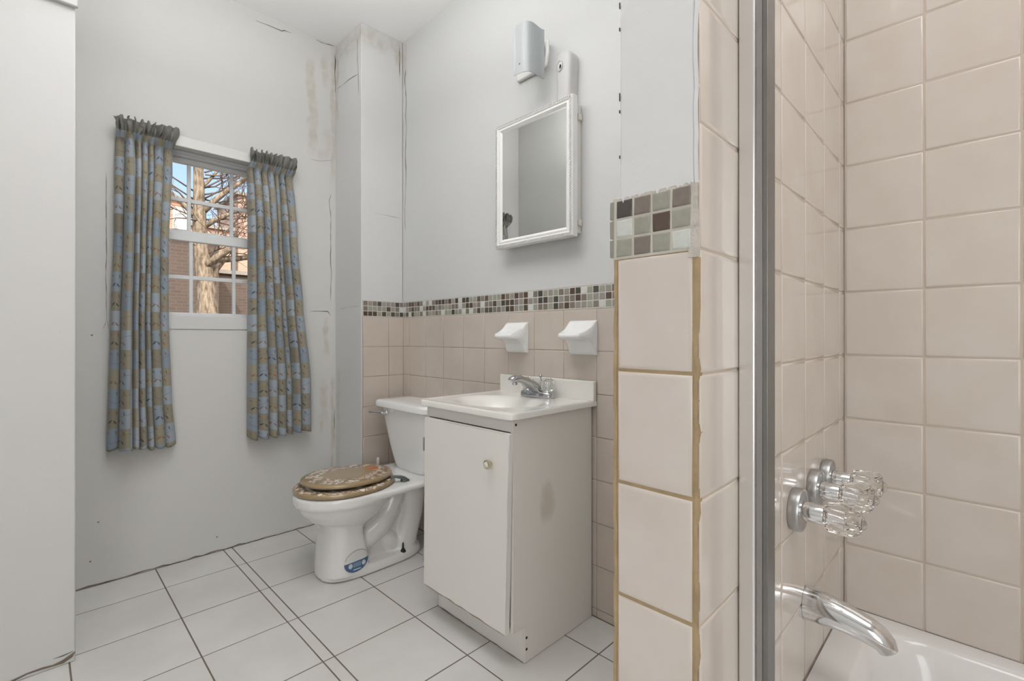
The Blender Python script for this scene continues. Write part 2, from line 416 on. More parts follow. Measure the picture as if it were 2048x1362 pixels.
def tiles(mb, O, U, V, N, ul, vl, gap, th=0.006, bev=0.0022, tilt=0.0005, mat=0, matfn=None, skip=None):
    """tiles with cushioned edges; O is a point of the tile face plane, N points out of the wall"""
    O, U, V, N = Vector(O), Vector(U), Vector(V), Vector(N)
    for i in range(len(ul)-1):
        for j in range(len(vl)-1):
            u0, u1 = sorted((ul[i], ul[i+1])); v0, v1 = sorted((vl[j], vl[j+1]))
            u0 += gap/2; u1 -= gap/2; v0 += gap/2; v1 -= gap/2
            if u1-u0 < 0.004 or v1-v0 < 0.004: continue
            if skip and skip((u0+u1)/2, (v0+v1)/2): continue
            m = matfn(i, j) if matfn else mat
            a, b = random.uniform(-tilt, tilt), random.uniform(-tilt, tilt)
            bb = min(bev, (u1-u0)*0.2, (v1-v0)*0.2)
            base = len(mb.v)
            for ins, h in ((0, -th), (0, -bb*0.8), (bb*0.45, -bb*0.22), (bb, 0.0), (bb*2.2, 0.0)):
                for (uu, vv_, su, sv) in ((u0+ins, v0+ins, -1, -1), (u1-ins, v0+ins, 1, -1), (u1-ins, v1-ins, 1, 1), (u0+ins, v1-ins, -1, 1)):
                    hh = h + (a*su+b*sv if h > -th else 0)
                    mb.v.append(tuple(O+U*uu+V*vv_+N*hh))
            for r in range(4):
                for k in range(4):
                    k2 = (k+1) % 4
                    mb.face((base+r*4+k, base+r*4+k2, base+(r+1)*4+k2, base+(r+1)*4+k), m)
            mb.face([base+16+k for k in range(4)], m)
def steps(a, b, anchor, pitch):
    """grid lines from a to b through anchor, clipped to [a, b]"""
    k = math.ceil((a-anchor)/pitch+1e-6); out = [a]
    while anchor+k*pitch < b-1e-6:
        if anchor+k*pitch > a+1e-6: out.append(anchor+k*pitch)
        k += 1
    return out+[b]

def ribbon(mb, pts, ax, v, w, m=0, off=0.0012):
    """a jagged crack lying on a wall plane; pts are the two other coordinates"""
    P = []
    for a, b in zip(pts[:-1], pts[1:]):
        n = max(2, int(sqrt((a[0]-b[0])**2+(a[1]-b[1])**2)/0.03))
        for k in range(n):
            t = k/n; j = w*0.9
            P.append((a[0]+(b[0]-a[0])*t+random.uniform(-j, j), a[1]+(b[1]-a[1])*t+random.uniform(-j, j)))
    P.append(pts[-1])
    L = []; R_ = []
    for i, p in enumerate(P):
        q0 = P[max(i-1, 0)]; q1 = P[min(i+1, len(P)-1)]
        dx, dy = q1[0]-q0[0], q1[1]-q0[1]; l = sqrt(dx*dx+dy*dy) or 1
        ww = w*random.uniform(0.25, 1.0)*(0.3 if i in (0, len(P)-1) else 1)
        L.append((p[0]-dy/l*ww, p[1]+dx/l*ww)); R_.append((p[0]+dy/l*ww, p[1]-dx/l*ww))
    def to3(p): 
        return {'x': (v+off, p[0], p[1]), 'y': (p[0], v-off, p[1]), 'z': (p[0], p[1], v+off)}[ax]
    b = len(mb.v)
    for l, r in zip(L, R_): mb.v += [to3(l), to3(r)]
    for i in range(len(P)-1): mb.face((b+2*i, b+2*i+1, b+2*i+3, b+2*i+2), m)

# ------------------------------------------------------------------ the room
T = 0.12
# window opening
WY0, WY1, WZ0, WZ1 = 0.295, 0.945, 1.115, 1.90
w = MB()
w.box(XW-T, XW, YJ-0.35, WY0, 0, ZC); w.box(XW-T, XW, WY1, YB+T, 0, ZC)
w.box(XW-T, XW, WY0, WY1, 0, WZ0); w.box(XW-T, XW, WY0, WY1, WZ1, ZC)
ribbon(w, [(0.2158, 1.7153), (0.2174, 1.5378), (0.2158, 1.2658), (0.2174, 1.0986)], 'x', XW, 0.0012, 1)
ribbon(w, [(0.2050, 1.06), (0.2174, 1.0986), (0.228, 1.05)], 'x', XW, 0.0012, 2)
ribbon(w, [(0.7932, 2.6199), (0.8595, 2.6253), (0.9208, 2.6276), (0.9283, 2.6362), (0.9638, 2.6365)], 'x', XW, 0.0022, 1)
ribbon(w, [(1.0966, 2.6581), (1.1469, 2.6608), (1.1986, 2.668)], 'x', XW, 0.003, 1)
ribbon(w, [(1.1812, 1.8245), (1.1697, 1.794), (1.1812, 1.684)], 'x', XW, 0.0018, 1)
ribbon(w, [(1.1812, 1.684), (1.1783, 1.4589), (1.1841, 1.3893), (1.1783, 1.2343)], 'x', XW, 0.0016, 1)
ribbon(w, [(1.06, 1.1653), (1.1188, 1.1676), (1.164, 1.1692), (1.1783, 1.1501)], 'x', XW, 0.0022, 1)
ribbon(w, [(1.0639, 1.9958), (1.1188, 1.9992), (1.1986, 2.0257)], 'x', XW, 0.0016, 2)
ribbon(w, [(1.2050, 2.6221), (1.2030, 2.5502), (1.2050, 2.4806), (1.2050, 2.4099)], 'x', XW, 0.0028, 1)
ribbon(w, [(1.199, 0.62), (1.2, 0.5), (1.198, 0.42)], 'x', XW, 0.0016, 1)
ribbon(w, [(0.45, 1.0615), (0.60, 1.0618), (0.77, 1.0612)], 'x', XW, 0.0012, 2)
ribbon(w, [(YJ, 0.003), (0.5, 0.004), (0.9, 0.003), (1.2, 0.003)], 'x', XW, 0.0035, 3)
for yy, zz in ((0.165, 0.105), (0.19, 0.26), (0.17, 1.035), (0.62, 0.07)):
    w.poly([(XW+0.001, yy-0.004, zz), (XW+0.001, yy+0.003, zz-0.004), (XW+0.001, yy+0.005, zz+0.005)], 3)
w.build('wall_left', ['paint_window_wall', 'crack_dark', 'crack_soft', 'dirt_brown'], kind='structure')

w = MB(); w.box(XW, XJ, YR, YJ, 0, ZC)
w.build('wall_near_left', ['paint_white'], kind='structure', bevel=0.004)
w = MB(); w.box(XJ, XJ+0.016, YR, YJ+0.006, 2.07, ZC)
w.build('trim_1', ['paint_white'], kind='structure', bevel=0.004)
w = MB()
ribbon(w, [(-0.3, 0.006), (-0.05, 0.008), (0.02, 0.014), (0.07, 0.016), (0.095, 0.03)], 'x', XJ, 0.006, 0)
ribbon(w, [(0.045, 0.028), (0.09, 0.034)], 'x', XJ, 0.003, 1)
w.build('baseboard_near_left', ['dirt_brown', 'crack_dark'], kind='structure')

w = MB(); w.box(XW+0.0005, XC, YC, YB, 0, ZC)
ribbon(w, [(-2.3493, 2.6069), (-2.3493, 2.5146), (-2.3383, 2.4048), (-2.3383, 2.30)], 'y', YC, 0.0016, 1)
ribbon(w, [(-2.3438, 2.4122), (-2.4335, 2.42), (-2.492, 2.4204), (-2.5895, 2.4231)], 'y', YC, 0.0016, 1)
ribbon(w, [(-2.5523, 1.1827), (-2.4625, 1.19), (-2.3113, 1.1886)], 'y', YC, 0.0016, 2)
ribbon(w, [(1.436, 2.6349), (1.436, 2.5376), (1.436, 2.4682)], 'x', XC, 0.002, 1)
ribbon(w, [(1.2804, 1.6869), (1.3612, 1.6881), (1.4488, 1.6872)], 'x', XC, 0.0014, 2)
chase = w.build('wall_chase', ['paint_chase', 'crack_dark', 'crack_soft'], kind='structure', bevel=0.003)

w = MB(); w.box(XW-T, XR+T, YB+0.008, YB+T, 0, ZC)
w.box(XC, XP1+0.01, YB, YB+0.01, 1.2198, ZC)
ribbon(w, [(-2.2805, 2.5072), (-2.2855, 2.4537), (-2.2805, 2.4102)], 'y', YB, 0.004, 1)
ribbon(w, [(-2.2805, 2.4102), (-2.2704, 2.3097), (-2.2805, 2.2577), (-2.2704, 2.1853), (-2.2805, 2.0636), (-2.2754, 1.9238), (-2.2805, 1.7863), (-2.2855, 1.7179), (-2.2805, 1.62)], 'y', YB, 0.0022, 1)
wall_back = w.build('wall_back', ['paint_back', 'crack_dark'], kind='structure')

DZ, ZR = 0.1575, 0.9753
XV = -1.165
vlines = steps(0.0, 1.134, ZR, DZ)
w = MB()
tiles(w, (0, YB, 0), (1, 0, 0), (0, 0, 1), (0, -1, 0), steps(XC+0.002, XP1-0.002, XV, 0.1538), vlines, 0.0022)
w.poly([(XC, YB+0.0012, 0), (XP1, YB+0.0012, 0), (XP1, YB+0.0012, 1.137), (XC, YB+0.0012, 1.137)], 1)
w.build('tile_wainscot', ['tile_wainscot', 'grout_beige'], wall_back, smooth=True)
def glassmix(i, j):
    return random.choices(range(6), (3, 3, 5, 4, 4, 2.2))[0]
GL = ['glass_black', 'glass_brown', 'glass_taupe', 'glass_green', 'glass_grey', 'glass_pale', 'grout_mosaic']
w = MB()
tiles(w, (0, YB, 0), (1, 0, 0), (0, 0, 1), (0, -1, 0), steps(XC+0.003, XP1-0.002, -1.0, 0.0272), [1.1365, 1.1635, 1.1905, 1.2175], 0.003, bev=0.0012, tilt=0.0003, matfn=glassmix)
w.box(XC, XP1, YB+0.0008, YB+0.004, 1.134, 1.2195, 6)
w.build('mosaic_border', GL, wall_back, smooth=True)

w = MB()
tiles(w, (XC+0.008, 0, 0), (0, 1, 0), (0, 0, 1), (1, 0, 0), steps(YC+0.006, YB-0.001, 1.3655, 0.1538), vlines, 0.0022)
w.poly([(XC+0.0068, YC+0.004, 0), (XC+0.0068, YB, 0), (XC+0.0068, YB, 1.137), (XC+0.0068, YC+0.004, 1.137)], 1)
w.build('tile_wainscot', ['tile_wainscot', 'grout_beige'], chase, smooth=True)
w = MB()
tiles(w, (XC+0.008, 0, 0), (0, 1, 0), (0, 0, 1), (1, 0, 0), steps(YC+0.006, YB-0.001, YC+0.006, 0.0272), [1.1365, 1.1635, 1.1905, 1.2175], 0.003, bev=0.0012, tilt=0.0003, matfn=glassmix)
w.box(XC, XC+0.0072, YC+0.004, YB, 1.134, 1.2195, 6)
w.build('mosaic_border', GL, chase, smooth=True)

# partition between basin and tub
ZT0, DT = 0.9822, 0.1593
w = MB(); w.box(XP1+0.006, XP2-0.007, YP+0.0045, YB, 0, ZC)
part = w.build('wall_partition', ['paint_partition'], kind='structure', bevel=0.004, seg=3)
ptl = [0.0]+[ZT0-DT*k for k in range(5, -1, -1) if ZT0-DT*k > 0.01]+[1.1405]
w = MB()
tiles(w, (0, YP, 0), (1, 0, 0), (0, 0, 1), (0, -1, 0), [XP1+0.004, XP2-0.0065], ptl, 0.0036, bev=0.003, tilt=0.0004)
w.poly([(XP1+0.003, YP+0.0016, 0), (XP2-0.003, YP+0.0016, 0), (XP2-0.003, YP+0.0016, 1.14), (XP1+0.003, YP+0.0016, 1.14)], 1)
w.build('tile_end', ['tile_partition', 'grout_tan'], part, smooth=True)
w = MB()
zz = [1.1415, 1.1690, 1.1965, 1.2240]; xx = [XP1+0.0025, XP1+0.0305, XP1+0.0585, XP1+0.0865, XP1+0.1145]
pat = {(0, 2): 0, (1, 2): 2, (2, 2): 3, (3, 2): 2, (0, 1): 5, (1, 1): 3, (2, 1): 1, (3, 1): 3, (0, 0): 3, (1, 0): 2, (2, 0): 3, (3, 0): 5}
tiles(w, (0, YP-0.001, 0), (1, 0, 0), (0, 0, 1), (0, -1, 0), xx, zz, 0.0032, bev=0.0016, tilt=0.0004, matfn=lambda i, j: pat[(i, j)])
tiles(w, (XP1-0.0074, 0, 0), (0, 1, 0), (0, 0, 1), (-1, 0, 0), steps(YP-0.002, YB-0.2, YP-0.002, 0.0272), zz, 0.003, th=0.0066, bev=0.0016, tilt=0.0003, matfn=lambda i, j: 4 if i == 0 else glassmix(i, j))
w.box(XP1-0.0025, XP2-0.008, YP+0.0006, YB-0.2, 1.1395, 1.2265, 6)
w.build('mosaic_border', GL, part, smooth=True)
w = MB()
def strip(x0, x1, y0, y1, z0, z1, m):
    n = int((z1-z0)/0.02)
    rings = []
    for k in range(n+1):
        j = random.uniform(-0.0012, 0.0012); q = random.uniform(-0.0008, 0.0008); z = z0+(z1-z0)*k/n
        rings.append([(x0+j, y0+q, z), (x1+j, y0+q, z), (x1+j, y1, z), (x0+j, y1, z)])
    w.loft(rings, m)
strip(XP1-0.001, XP1+0.0042, YP+0.0005, YP+0.02, 0, 1.14, 0)
strip(XP2-0.0062, XP2-0.0012, YP+0.0008, YP+0.012, 0, 1.13, 0)
strip(XP2-0.0145, XP2-0.002, YP+0.0002, YP+0.012, 1.13, 1.224, 1)
strip(XP2-0.0075, XP2-0.002, YP+0.003, YP+0.012, 1.224, 2.0, 2)
w.build('corner_grout', ['grout_tan', 'grout_rough', 'paint_partition'], part, smooth=True)
w = MB(); up = []; lo = []
for k in range(41):
    x = XP1+0.001+0.116*k/40; up.append((x, YP-0.0014, 1.2275)); lo.append((x, YP-0.0014, 1.2262-0.0085*max(0, random.uniform(-0.6, 1))**2))
w.v += up+lo
for k in range(40): w.face((k, k+1, 42+k, 41+k), 0)
for z, h in ((1.504, 0.006), (1.470, 0.0035), (1.373, 0.008), (1.352, 0.003), (1.287, 0.003)):
    w.box(XP1+0.0055, XP1+0.0066, YP+0.0040, YP+0.006, z-h*0.7, z+h*0.7, 1)
w.build('paint_smear', ['paint_partition', 'crack_dark'], part)
w = MB()
rl = steps(0.02, ZC-0.02, ZT0, DT)
tiles(w, (XP2, 0, 0), (0, 1, 0), (0, 0, 1), (1, 0, 0), [YP+0.004, 0.7755, 0.931, 1.0865, 1.242, 1.3975, YB-0.001], rl, 0.0022, bev=0.0028, tilt=0.0004)
w.poly([(XP2-0.0014, YP+0.003, 0), (XP2-0.0014, YB, 0), (XP2-0.0014, YB, ZC), (XP2-0.0014, YP+0.003, ZC)], 1)
w.build('tile_side', ['tile_beige', 'grout_light'], part, smooth=True)

w = MB(); w.box(XP2-0.005, XR+0.02, YB+0.0045, YB+T*0.5, 0.0, ZC)
tub_wall = w.build('wall_tub', ['grout_light'], kind='structure')
w = MB()
tiles(w, (0, YB, 0), (1, 0, 0), (0, 0, 1), (0, -1, 0), steps(XP2+0.001, XR-0.002, -0.1009, 0.1554), steps(0.30, ZC-0.02, ZT0, DT), 0.0026, bev=0.0028, tilt=0.0005)
w.poly([(XP2, YB+0.0014, 0.2), (XR, YB+0.0014, 0.2), (XR, YB+0.0014, ZC), (XP2, YB+0.0014, ZC)], 1)
w.build('tile_field', ['tile_beige', 'grout_light'], tub_wall, smooth=True)
w = MB(); w.box(XR, XR+T, YR-T, YB+T, 0, ZC)
wall_right = w.build('wall_right', ['paint_white'], kind='structure')
w = MB()
tiles(w, (XR-0.002, 0, 0), (0, 1, 0), (0, 0, 1), (-1, 0, 0), steps(0.62, YB-0.001, 1.242, 0.1555), steps(0.30, ZC-0.02, ZT0, DT), 0.0026, bev=0.0028)
w.box(XR-0.0036, XR, 0.62, YB, 0.2, ZC, 1)
w.build('tile_field', ['tile_beige', 'grout_light'], wall_right, smooth=True)
w = MB(); w.box(XW, XR+T, YR-T, YR, 0, ZC)
w.build('wall_rear', ['paint_white'], kind='structure')

w = MB()
tiles(w, (0, 0, 0), (1, 0, 0), (0, 1, 0), (0, 0, 1), steps(XW+0.002, XR, -2.3827, 0.2987), [YR, -0.83, -0.525, -0.222, 0.0816, 0.3834, 0.648, 0.6851, 0.9906, 1.294, YB], 0.0042, th=0.008, bev=0.0009, tilt=0.0002)
w.box(XW-T, XR+T, YR-T, YB+T, -0.06, -0.0005, 1)
w.build('floor', ['tile_floor', 'grout_floor'], kind='structure', smooth=True)
w = MB(); w.box(XW-T, XR+T, YR-T, YB+T, ZC, ZC+0.1)
w.build('ceiling', ['paint_ceiling'], kind='structure')

# ------------------------------------------------------------------ window
win = thing('window_1', 'white double-hung window with muntin bars between the two curtains', None, (XW-0.06, 0.62, WZ0), kind='structure')
XL, XU = XW-0.055, XW-0.095      # inner faces of the two sashes
f = MB()
f.box(XW-T, XW-0.012, WY0, WY0+0.018, WZ0, WZ1); f.box(XW-T, XW-0.012, WY1-0.018, WY1, WZ0, WZ1)
f.box(XW-T, XW-0.02, WY0+0.018, WY1-0.018, WZ0, WZ0+0.008)
f.box(XW-T, XW-0.062, WY0+0.018, WY1-0.018, 1.888, WZ1); f.box(XW-T, XW-0.072, WY0+0.018, WY1-0.018, 1.878, 1.889)
f.build('window_frame', 'vinyl_white', win, bevel=0.002)
f = MB(); f.box(XW, XW+0.004, WY0-0.01, WY1+0.01, 1.063, 1.122); f.build('window_apron', 'paint_white', win, bevel=0.002)
def sash(xf, z0, z1, gz0, gz1, hb, mids):
    y0, y1 = 0.315, 0.926
    s_ = MB(); xb = xf-0.032
    s_.box(xb, xf, y0, 0.347, z0, z1); s_.box(xb, xf, 0.893, y1, z0, z1)
    s_.box(xb, xf, 0.347, 0.893, z0, gz0); s_.box(xb, xf, 0.347, 0.893, gz1, z1)
    o = s_.build('sash', 'vinyl_white', win, bevel=0.003)
    m = MB()
    for yc in mids: m.box(xf-0.020, xf-0.006, yc-0.0075, yc+0.0075, gz0, gz1)
    e = [0.347]+[q for yc in mids for q in (yc-0.0075, yc+0.0075)]+[0.893]
    for k in range(0, len(e), 2): m.box(xf-0.020, xf-0.006, e[k], e[k+1], hb-0.009, hb+0.009)
    m.build('muntin', 'vinyl_white', o, bevel=0.0015)
    p = MB(); p.box(xf-0.016, xf-0.012, 0.345, 0.895, gz0-0.002, gz1+0.002); p.build('pane', 'window_glass', o)
    return o
sash(XU, 1.50, 1.878, 1.535, 1.855, 1.680, (0.529, 0.711))
ls = sash(XL, 1.123, 1.517, 1.142, 1.478, 1.308, (0.529, 0.711))
k = MB()
rings = []
for t in range(13):
    u = t/12; y = 0.575+0.10*u; h = 0.016*(0.5-0.5*cos(2*pi*u))**0.7
    rings.append([(XL-0.022, y, 1.5165), (XL-0.004, y, 1.5165), (XL-0.004, y, 1.5175+h), (XL-0.022, y, 1.5175+h)])
k.loft(rings); k.build('sash_lock', 'vinyl_white', ls, smooth=True)

# ------------------------------------------------------------------ curtains and rod
rod = thing('curtain_rod', 'flat white curtain rod across the top of the window', 'curtain rod', (XW+0.05, 0.6, 1.905))
r = MB()
r.box(XW+0.049, XW+0.055, 0.252, 0.958, 1.8805, 1.9285)
r.build('rod_front', 'rod_white', rod, bevel=0.0025)
for y in (0.252, 0.952):
    r = MB(); r.box(XW+0.0005, XW+0.050, y, y+0.006, 1.885, 1.924); r.build('rod_return', 'rod_white', rod, bevel=0.001)
def curtain(name, label, seed, edges, zb, nf, width, flip=1):
    """edges: (v, left y, right y) down the cloth"""
    NU, NV = 200, 150
    rnd = random.Random(seed)
    ztop = 1.946
    ph = [rnd.uniform(0, 2*pi) for _ in range(8)]
    mb = MB(); mb.uv = []
    # irregular pleat spacing
    cuts = [0]
    for i in range(nf): cuts.append(cuts[-1]+rnd.uniform(0.6, 1.4))
    cuts = [c/cuts[-1] for c in cuts]
    amps = [rnd.uniform(0.55, 1.2) for _ in range(nf)]
    def phase(u):
        for i in range(nf):
            if u <= cuts[i+1]+1e-9: return i, (u-cuts[i])/(cuts[i+1]-cuts[i])
        return nf-1, 1.0
    for j in range(NV+1):
        v = j/NV
        vv = v**1.15
        for i in range(NU+1):
            u = i/NU
            for a, b in zip(edges[:-1], edges[1:]):
                if a[0] <= vv <= b[0]+1e-9:
                    t = (vv-a[0])/(b[0]-a[0]); t = t*t*(3-2*t)*0.4+t*0.6
                    yl = a[1]+(b[1]-a[1])*t; yr = a[2]+(b[2]-a[2])*t; break
            zbot = zb[0]+(zb[1]-zb[0])*u
            z = ztop+(zbot-ztop)*vv
            uu = min(1, max(0, u+(0.010*sin(3*vv+ph[0])+0.006*sin(9*u+4*vv+ph[1]))*4*u*(1-u)))
            k, t = phase(uu)
            fw = cuts[k+1]-cuts[k]
            wv = (0.5-0.5*cos(2*pi*t))
            wv = wv**0.55
            z_p = 1.884
            below = min(1, max(0, (z_p-z)/0.30))
            am = 0.012+0.058*below**0.6+0.010*vv
            x = XW+0.014+am*amps[k]*wv+0.004*sin(14*u+5*vv+ph[2])*vv
            a_ = 1.35*min(1, below*2.5)
            y = yl+(yr-yl)*(uu-a_*fw*sin(2*pi*t)/(2*pi))
            zr = z
            if z > z_p-0.03:
                q = min(1, (z-(z_p-0.03))/0.03)
                hq = max(0, (z-z_p)/(ztop-z_p))
                cr = sin(2*pi*nf*1.35*u+ph[3]+1.6*sin(5*u+ph[4])+1.2*hq)
                cr2 = sin(2*pi*nf*2.3*u+ph[5]+2.2*sin(6*u+ph[6])-2.5*hq)
                pl = sin(pi*hq)
                bx_ = XW+0.0665+0.0075*cr*(0.3+1.3*hq)+0.0085*cr2*(0.35+pl)+0.005*pl
                x = x*(1-q)+max(bx_, XW+0.0575)*q
                y += hq*0.009*cos(2*pi*nf*1.35*u+ph[3])+0.007*pl*sin(2*pi*nf*2.3*u+ph[4]-3*hq)
                zr += hq**2*(0.0035*cr+0.0025*cr2)
            if vv > 0.9: zr += (vv-0.9)*10*(0.006*sin(2*pi*nf*u+ph[7])-0.010*(wv-0.5))
            x = max(x, XW+0.006)
            mb.v.append((x, y, zr)); mb.uv.append((u*width, (ztop-z)))
    for j in range(NV):
        for i in range(NU):
            a = j*(NU+1)+i
            mb.face((a, a+1, a+NU+2, a+NU+1))
    o = mb.build(name, 'curtain_print', origin=(XW+0.04, (edges[0][1]+edges[0][2])/2, 1.9), smooth=True, angle=None)
    sd = o.modifiers.new('cloth', 'SOLIDIFY'); sd.thickness = 0.0012; sd.offset = 0
    tag(o, label, 'curtain')
    return o
curtain('curtain', 'blue and khaki patchwork leaf-print curtain on the left side of the window', 11,
        [(0, 0.2424, 0.4499), (0.06, 0.2440, 0.4440), (0.35, 0.240, 0.425), (0.6, 0.2300, 0.4250), (0.85, 0.222, 0.437), (1, 0.2155, 0.4518)], (0.563, 0.548), 7, 0.60)
curtain('curtain', 'blue and khaki patchwork leaf-print curtain on the right side of the window', 23,
        [(0, 0.7480, 0.9669), (0.06, 0.7480, 0.9640), (0.3, 0.750, 0.975), (0.54, 0.7500, 1.0053), (0.8, 0.748, 1.045), (1, 0.7480, 1.0480)], (0.527, 0.536), 7, 0.62)

# ------------------------------------------------------------------ toilet
CX = -2.005
toi = thing('toilet', 'white two-piece toilet with a closed tan seat, between window wall and basin cabinet', 'toilet', (CX, 1.1, 0.0))
b = MB()
def cring(z, yf, yb, hw):
    out = []
    for j in range(48):
        t = 2*pi*j/48; c, s_ = cos(t), sin(t); e = 2.6 if s_ < 0 else 7.0
        out.append((CX+hw*math.copysign(abs(c)**(2/e), c), (yf+yb)/2+(yb-yf)/2*math.copysign(abs(s_)**(2/e), s_), z))
    return out
def ring(z, yf, yb, hw, e=2.0): return se_ring(CX, (yf+yb)/2, hw, (yb-yf)/2, z, e)
# foot and front pedestal
b.loft([ring(0.0012, 0.852, 1.335, 0.118, 3.0), ring(0.010, 0.850, 1.337, 0.120, 3.0), ring(0.034, 0.853, 1.333, 0.117, 3.0), ring(0.040, 0.858, 1.328, 0.110, 3.0)])
b.loft([cring(0.02, 0.852, 1.040, 0.1175), cring(0.10, 0.858, 1.030, 0.1155), cring(0.19, 0.866, 1.012, 0.112), cring(0.235, 0.86, 1.015, 0.111), cring(0.27, 0.85, 1.03, 0.112)])
# bowl
b.loft([ring(0.195, 0.90, 1.03, 0.085), ring(0.222, 0.862, 1.075, 0.112), ring(0.255, 0.815, 1.125, 0.143), ring(0.29, 0.783, 1.165, 0.165), ring(0.318, 0.768, 1.185, 0.176), ring(0.326, 0.759, 1.195, 0.184), ring(0.332, 0.755, 1.20, 0.188), ring(0.362, 0.755, 1.20, 0.189), ring(0.369, 0.758, 1.197, 0.186), ring(0.371, 0.765, 1.19, 0.18)])
# deck under the tank
def drng(y, hw, z0, z1): 
    out = []
    for j in range(24):
        t = 2*pi*j/24; c, s_ = cos(t), sin(t)
        out.append((CX+hw*math.copysign(abs(c)**0.35, c), y, (z0+z1)/2+(z1-z0)/2*math.copysign(abs(s_)**0.35, s_)))
    return out
b.loft([drng(0.98, 0.188, 0.33, 0.371), drng(1.10, 0.196, 0.333, 0.371), drng(1.25, 0.203, 0.340, 0.371), drng(1.43, 0.208, 0.345, 0.371)])
# core, trapway and rear column
b.box(CX-0.055, CX+0.055, 1.0, 1.31, 0.02, 0.35)
b.tube([(CX+0.035, 0.985, 0.125), (CX+0.045, 1.05, 0.140), (CX+0.05, 1.11, 0.175), (CX+0.05, 1.155, 0.225), (CX+0.05, 1.185, 0.285), (CX+0.05, 1.20, 0.345)], [0.052, 0.054, 0.052, 0.050, 0.050, 0.052], 18)
b.tube([(CX+0.03, 1.275, 0.35), (CX+0.035, 1.285, 0.28), (CX+0.038, 1.28, 0.19), (CX+0.038, 1.255, 0.11), (CX+0.03, 1.23, 0.03)], [0.075, 0.07, 0.062, 0.062, 0.072], 18)
b.tube([(CX-0.035, 1.0, 0.13), (CX-0.05, 1.15, 0.22), (CX-0.05, 1.2, 0.34)], 0.05, 16)
b.tube([(CX+0.02, 1.20, 0.05), (CX+0.035, 1.16, 0.10), (CX+0.03, 1.12, 0.16)], [0.06, 0.045, 0.03], 14)
bo = b.build('bowl', 'porcelain', toi, smooth=True, angle=None)
rm = bo.modifiers.new('merge', 'REMESH'); rm.mode = 'VOXEL'; rm.voxel_size = 0.005; rm.use_smooth_shade = True
sm = bo.modifiers.new('soften', 'SMOOTH'); sm.factor = 0.5; sm.iterations = 7
# tank
def rr(z, x0, x1, y0, y1, e=6): return se_ring((x0+x1)/2, (y0+y1)/2, (x1-x0)/2, (y1-y0)/2, z, e, 56)
b = MB()
prof = []
for k in range(15):
    t = k/14; z = 0.3725+t*0.305
    s_ = t**0.72
    hw = 0.115+0.085*s_
    yf = 1.292-0.042*t**0.8
    prof.append(rr(z, CX-hw, CX+hw, yf, 1.445, 7))
prof.insert(0, rr(0.3718, CX-0.105, CX+0.105, 1.30, 1.44, 6))
b.loft(prof); b.build('tank', 'porcelain_tank', toi, smooth=True, angle=50)
b = MB()
b.loft([rr(0.674, CX-0.222, CX+0.222, 1.236, 1.452, 9), rr(0.678, CX-0.229, CX+0.229, 1.231, 1.4535, 9), rr(0.698, CX-0.229, CX+0.229, 1.231, 1.4535, 9), rr(0.706, CX-0.224, CX+0.224, 1.236, 1.452, 8), rr(0.709, CX-0.21, CX+0.21, 1.248, 1.445, 7), rr(0.7105, CX-0.14, CX+0.14, 1.29, 1.41, 4)])
b.build('tank_lid', 'porcelain_tank', toi, smooth=True, angle=40)
b = MB()
b.lathe([(0, 0.015), (0.006, 0.016), (0.010, 0.013), (0.012, 0.008), (0.022, 0.007), (0.026, 0.009), (0.032, 0.004)], (-2.125, 1.2485, 0.649), (0, -1, 0), 20)
b.tube([(-2.125, 1.226, 0.649), (-2.15, 1.222, 0.648), (-2.18, 1.218, 0.646), (-2.21, 1.214, 0.645), (-2.232, 1.212, 0.645), (-2.242, 1.211, 0.645)], [0.008, 0.0065, 0.0075, 0.0095, 0.009, 0.004], 14)
b.build('flush_lever', 'chrome', toi, smooth=True, angle=50)
# seat ring and lid
def egg(z, cy, hw, hl, n=56):
    out = []
    for j in range(n):
        t = 2*pi*j/n
        out.append((CX+hw*cos(t)*(1-0.07*sin(t) if sin(t) < 0 else 1), cy+hl*sin(t), z))
    return out
b = MB()
S = lambda z, k: egg(z, 0.977, 0.184*k, 0.220*k)
b.loft([S(0.3725, 0.95), S(0.375, 0.99), S(0.380, 1.0), S(0.386, 0.995), S(0.391, 0.97), S(0.3945, 0.92), S(0.3955, 0.86), S(0.392, 0.66), S(0.376, 0.63)], cap=False)
b.build('seat', 'resin_seat', toi, smooth=True, angle=None)
b = MB()
def L_(z, k, lift=True):
    return [(x, y, z+max(0, (1.12-y))*0.018) for x, y, z in egg(z, 0.985, 0.163*k, 0.198*k)]
b.loft([L_(0.4020, 0.90), L_(0.4024, 0.975), L_(0.4055, 1.0), L_(0.4115, 1.002), L_(0.4160, 0.985), L_(0.4185, 0.95), L_(0.4205, 0.86), L_(0.4212, 0.6), L_(0.4215, 0.3)])
b.build('seat_lid', 'resin_lid', toi, smooth=True, angle=None)
for sx in (0.128, -0.128):
    b = MB()
    x0 = CX+sx
    b.loft([se_ring(x0, 1.196, 0.016, 0.018, 0.3712, 4, 20), se_ring(x0, 1.196, 0.016, 0.018, 0.377, 4, 20), se_ring(x0, 1.192, 0.013, 0.014, 0.384, 3, 20), se_ring(x0, 1.186, 0.011, 0.010, 0.392, 2.5, 20)])
    b.tube([(x0+0.004, 1.190, 0.387), (x0, 1.172, 0.394), (x0-0.006, 1.150, 0.399), (x0-0.012, 1.128, 0.402)], [(0.012, 0.008), (0.013, 0.008), (0.012, 0.006), (0.008, 0.003)], 12)
    b.build('hinge', 'hinge_teal', toi, smooth=True, angle=50)
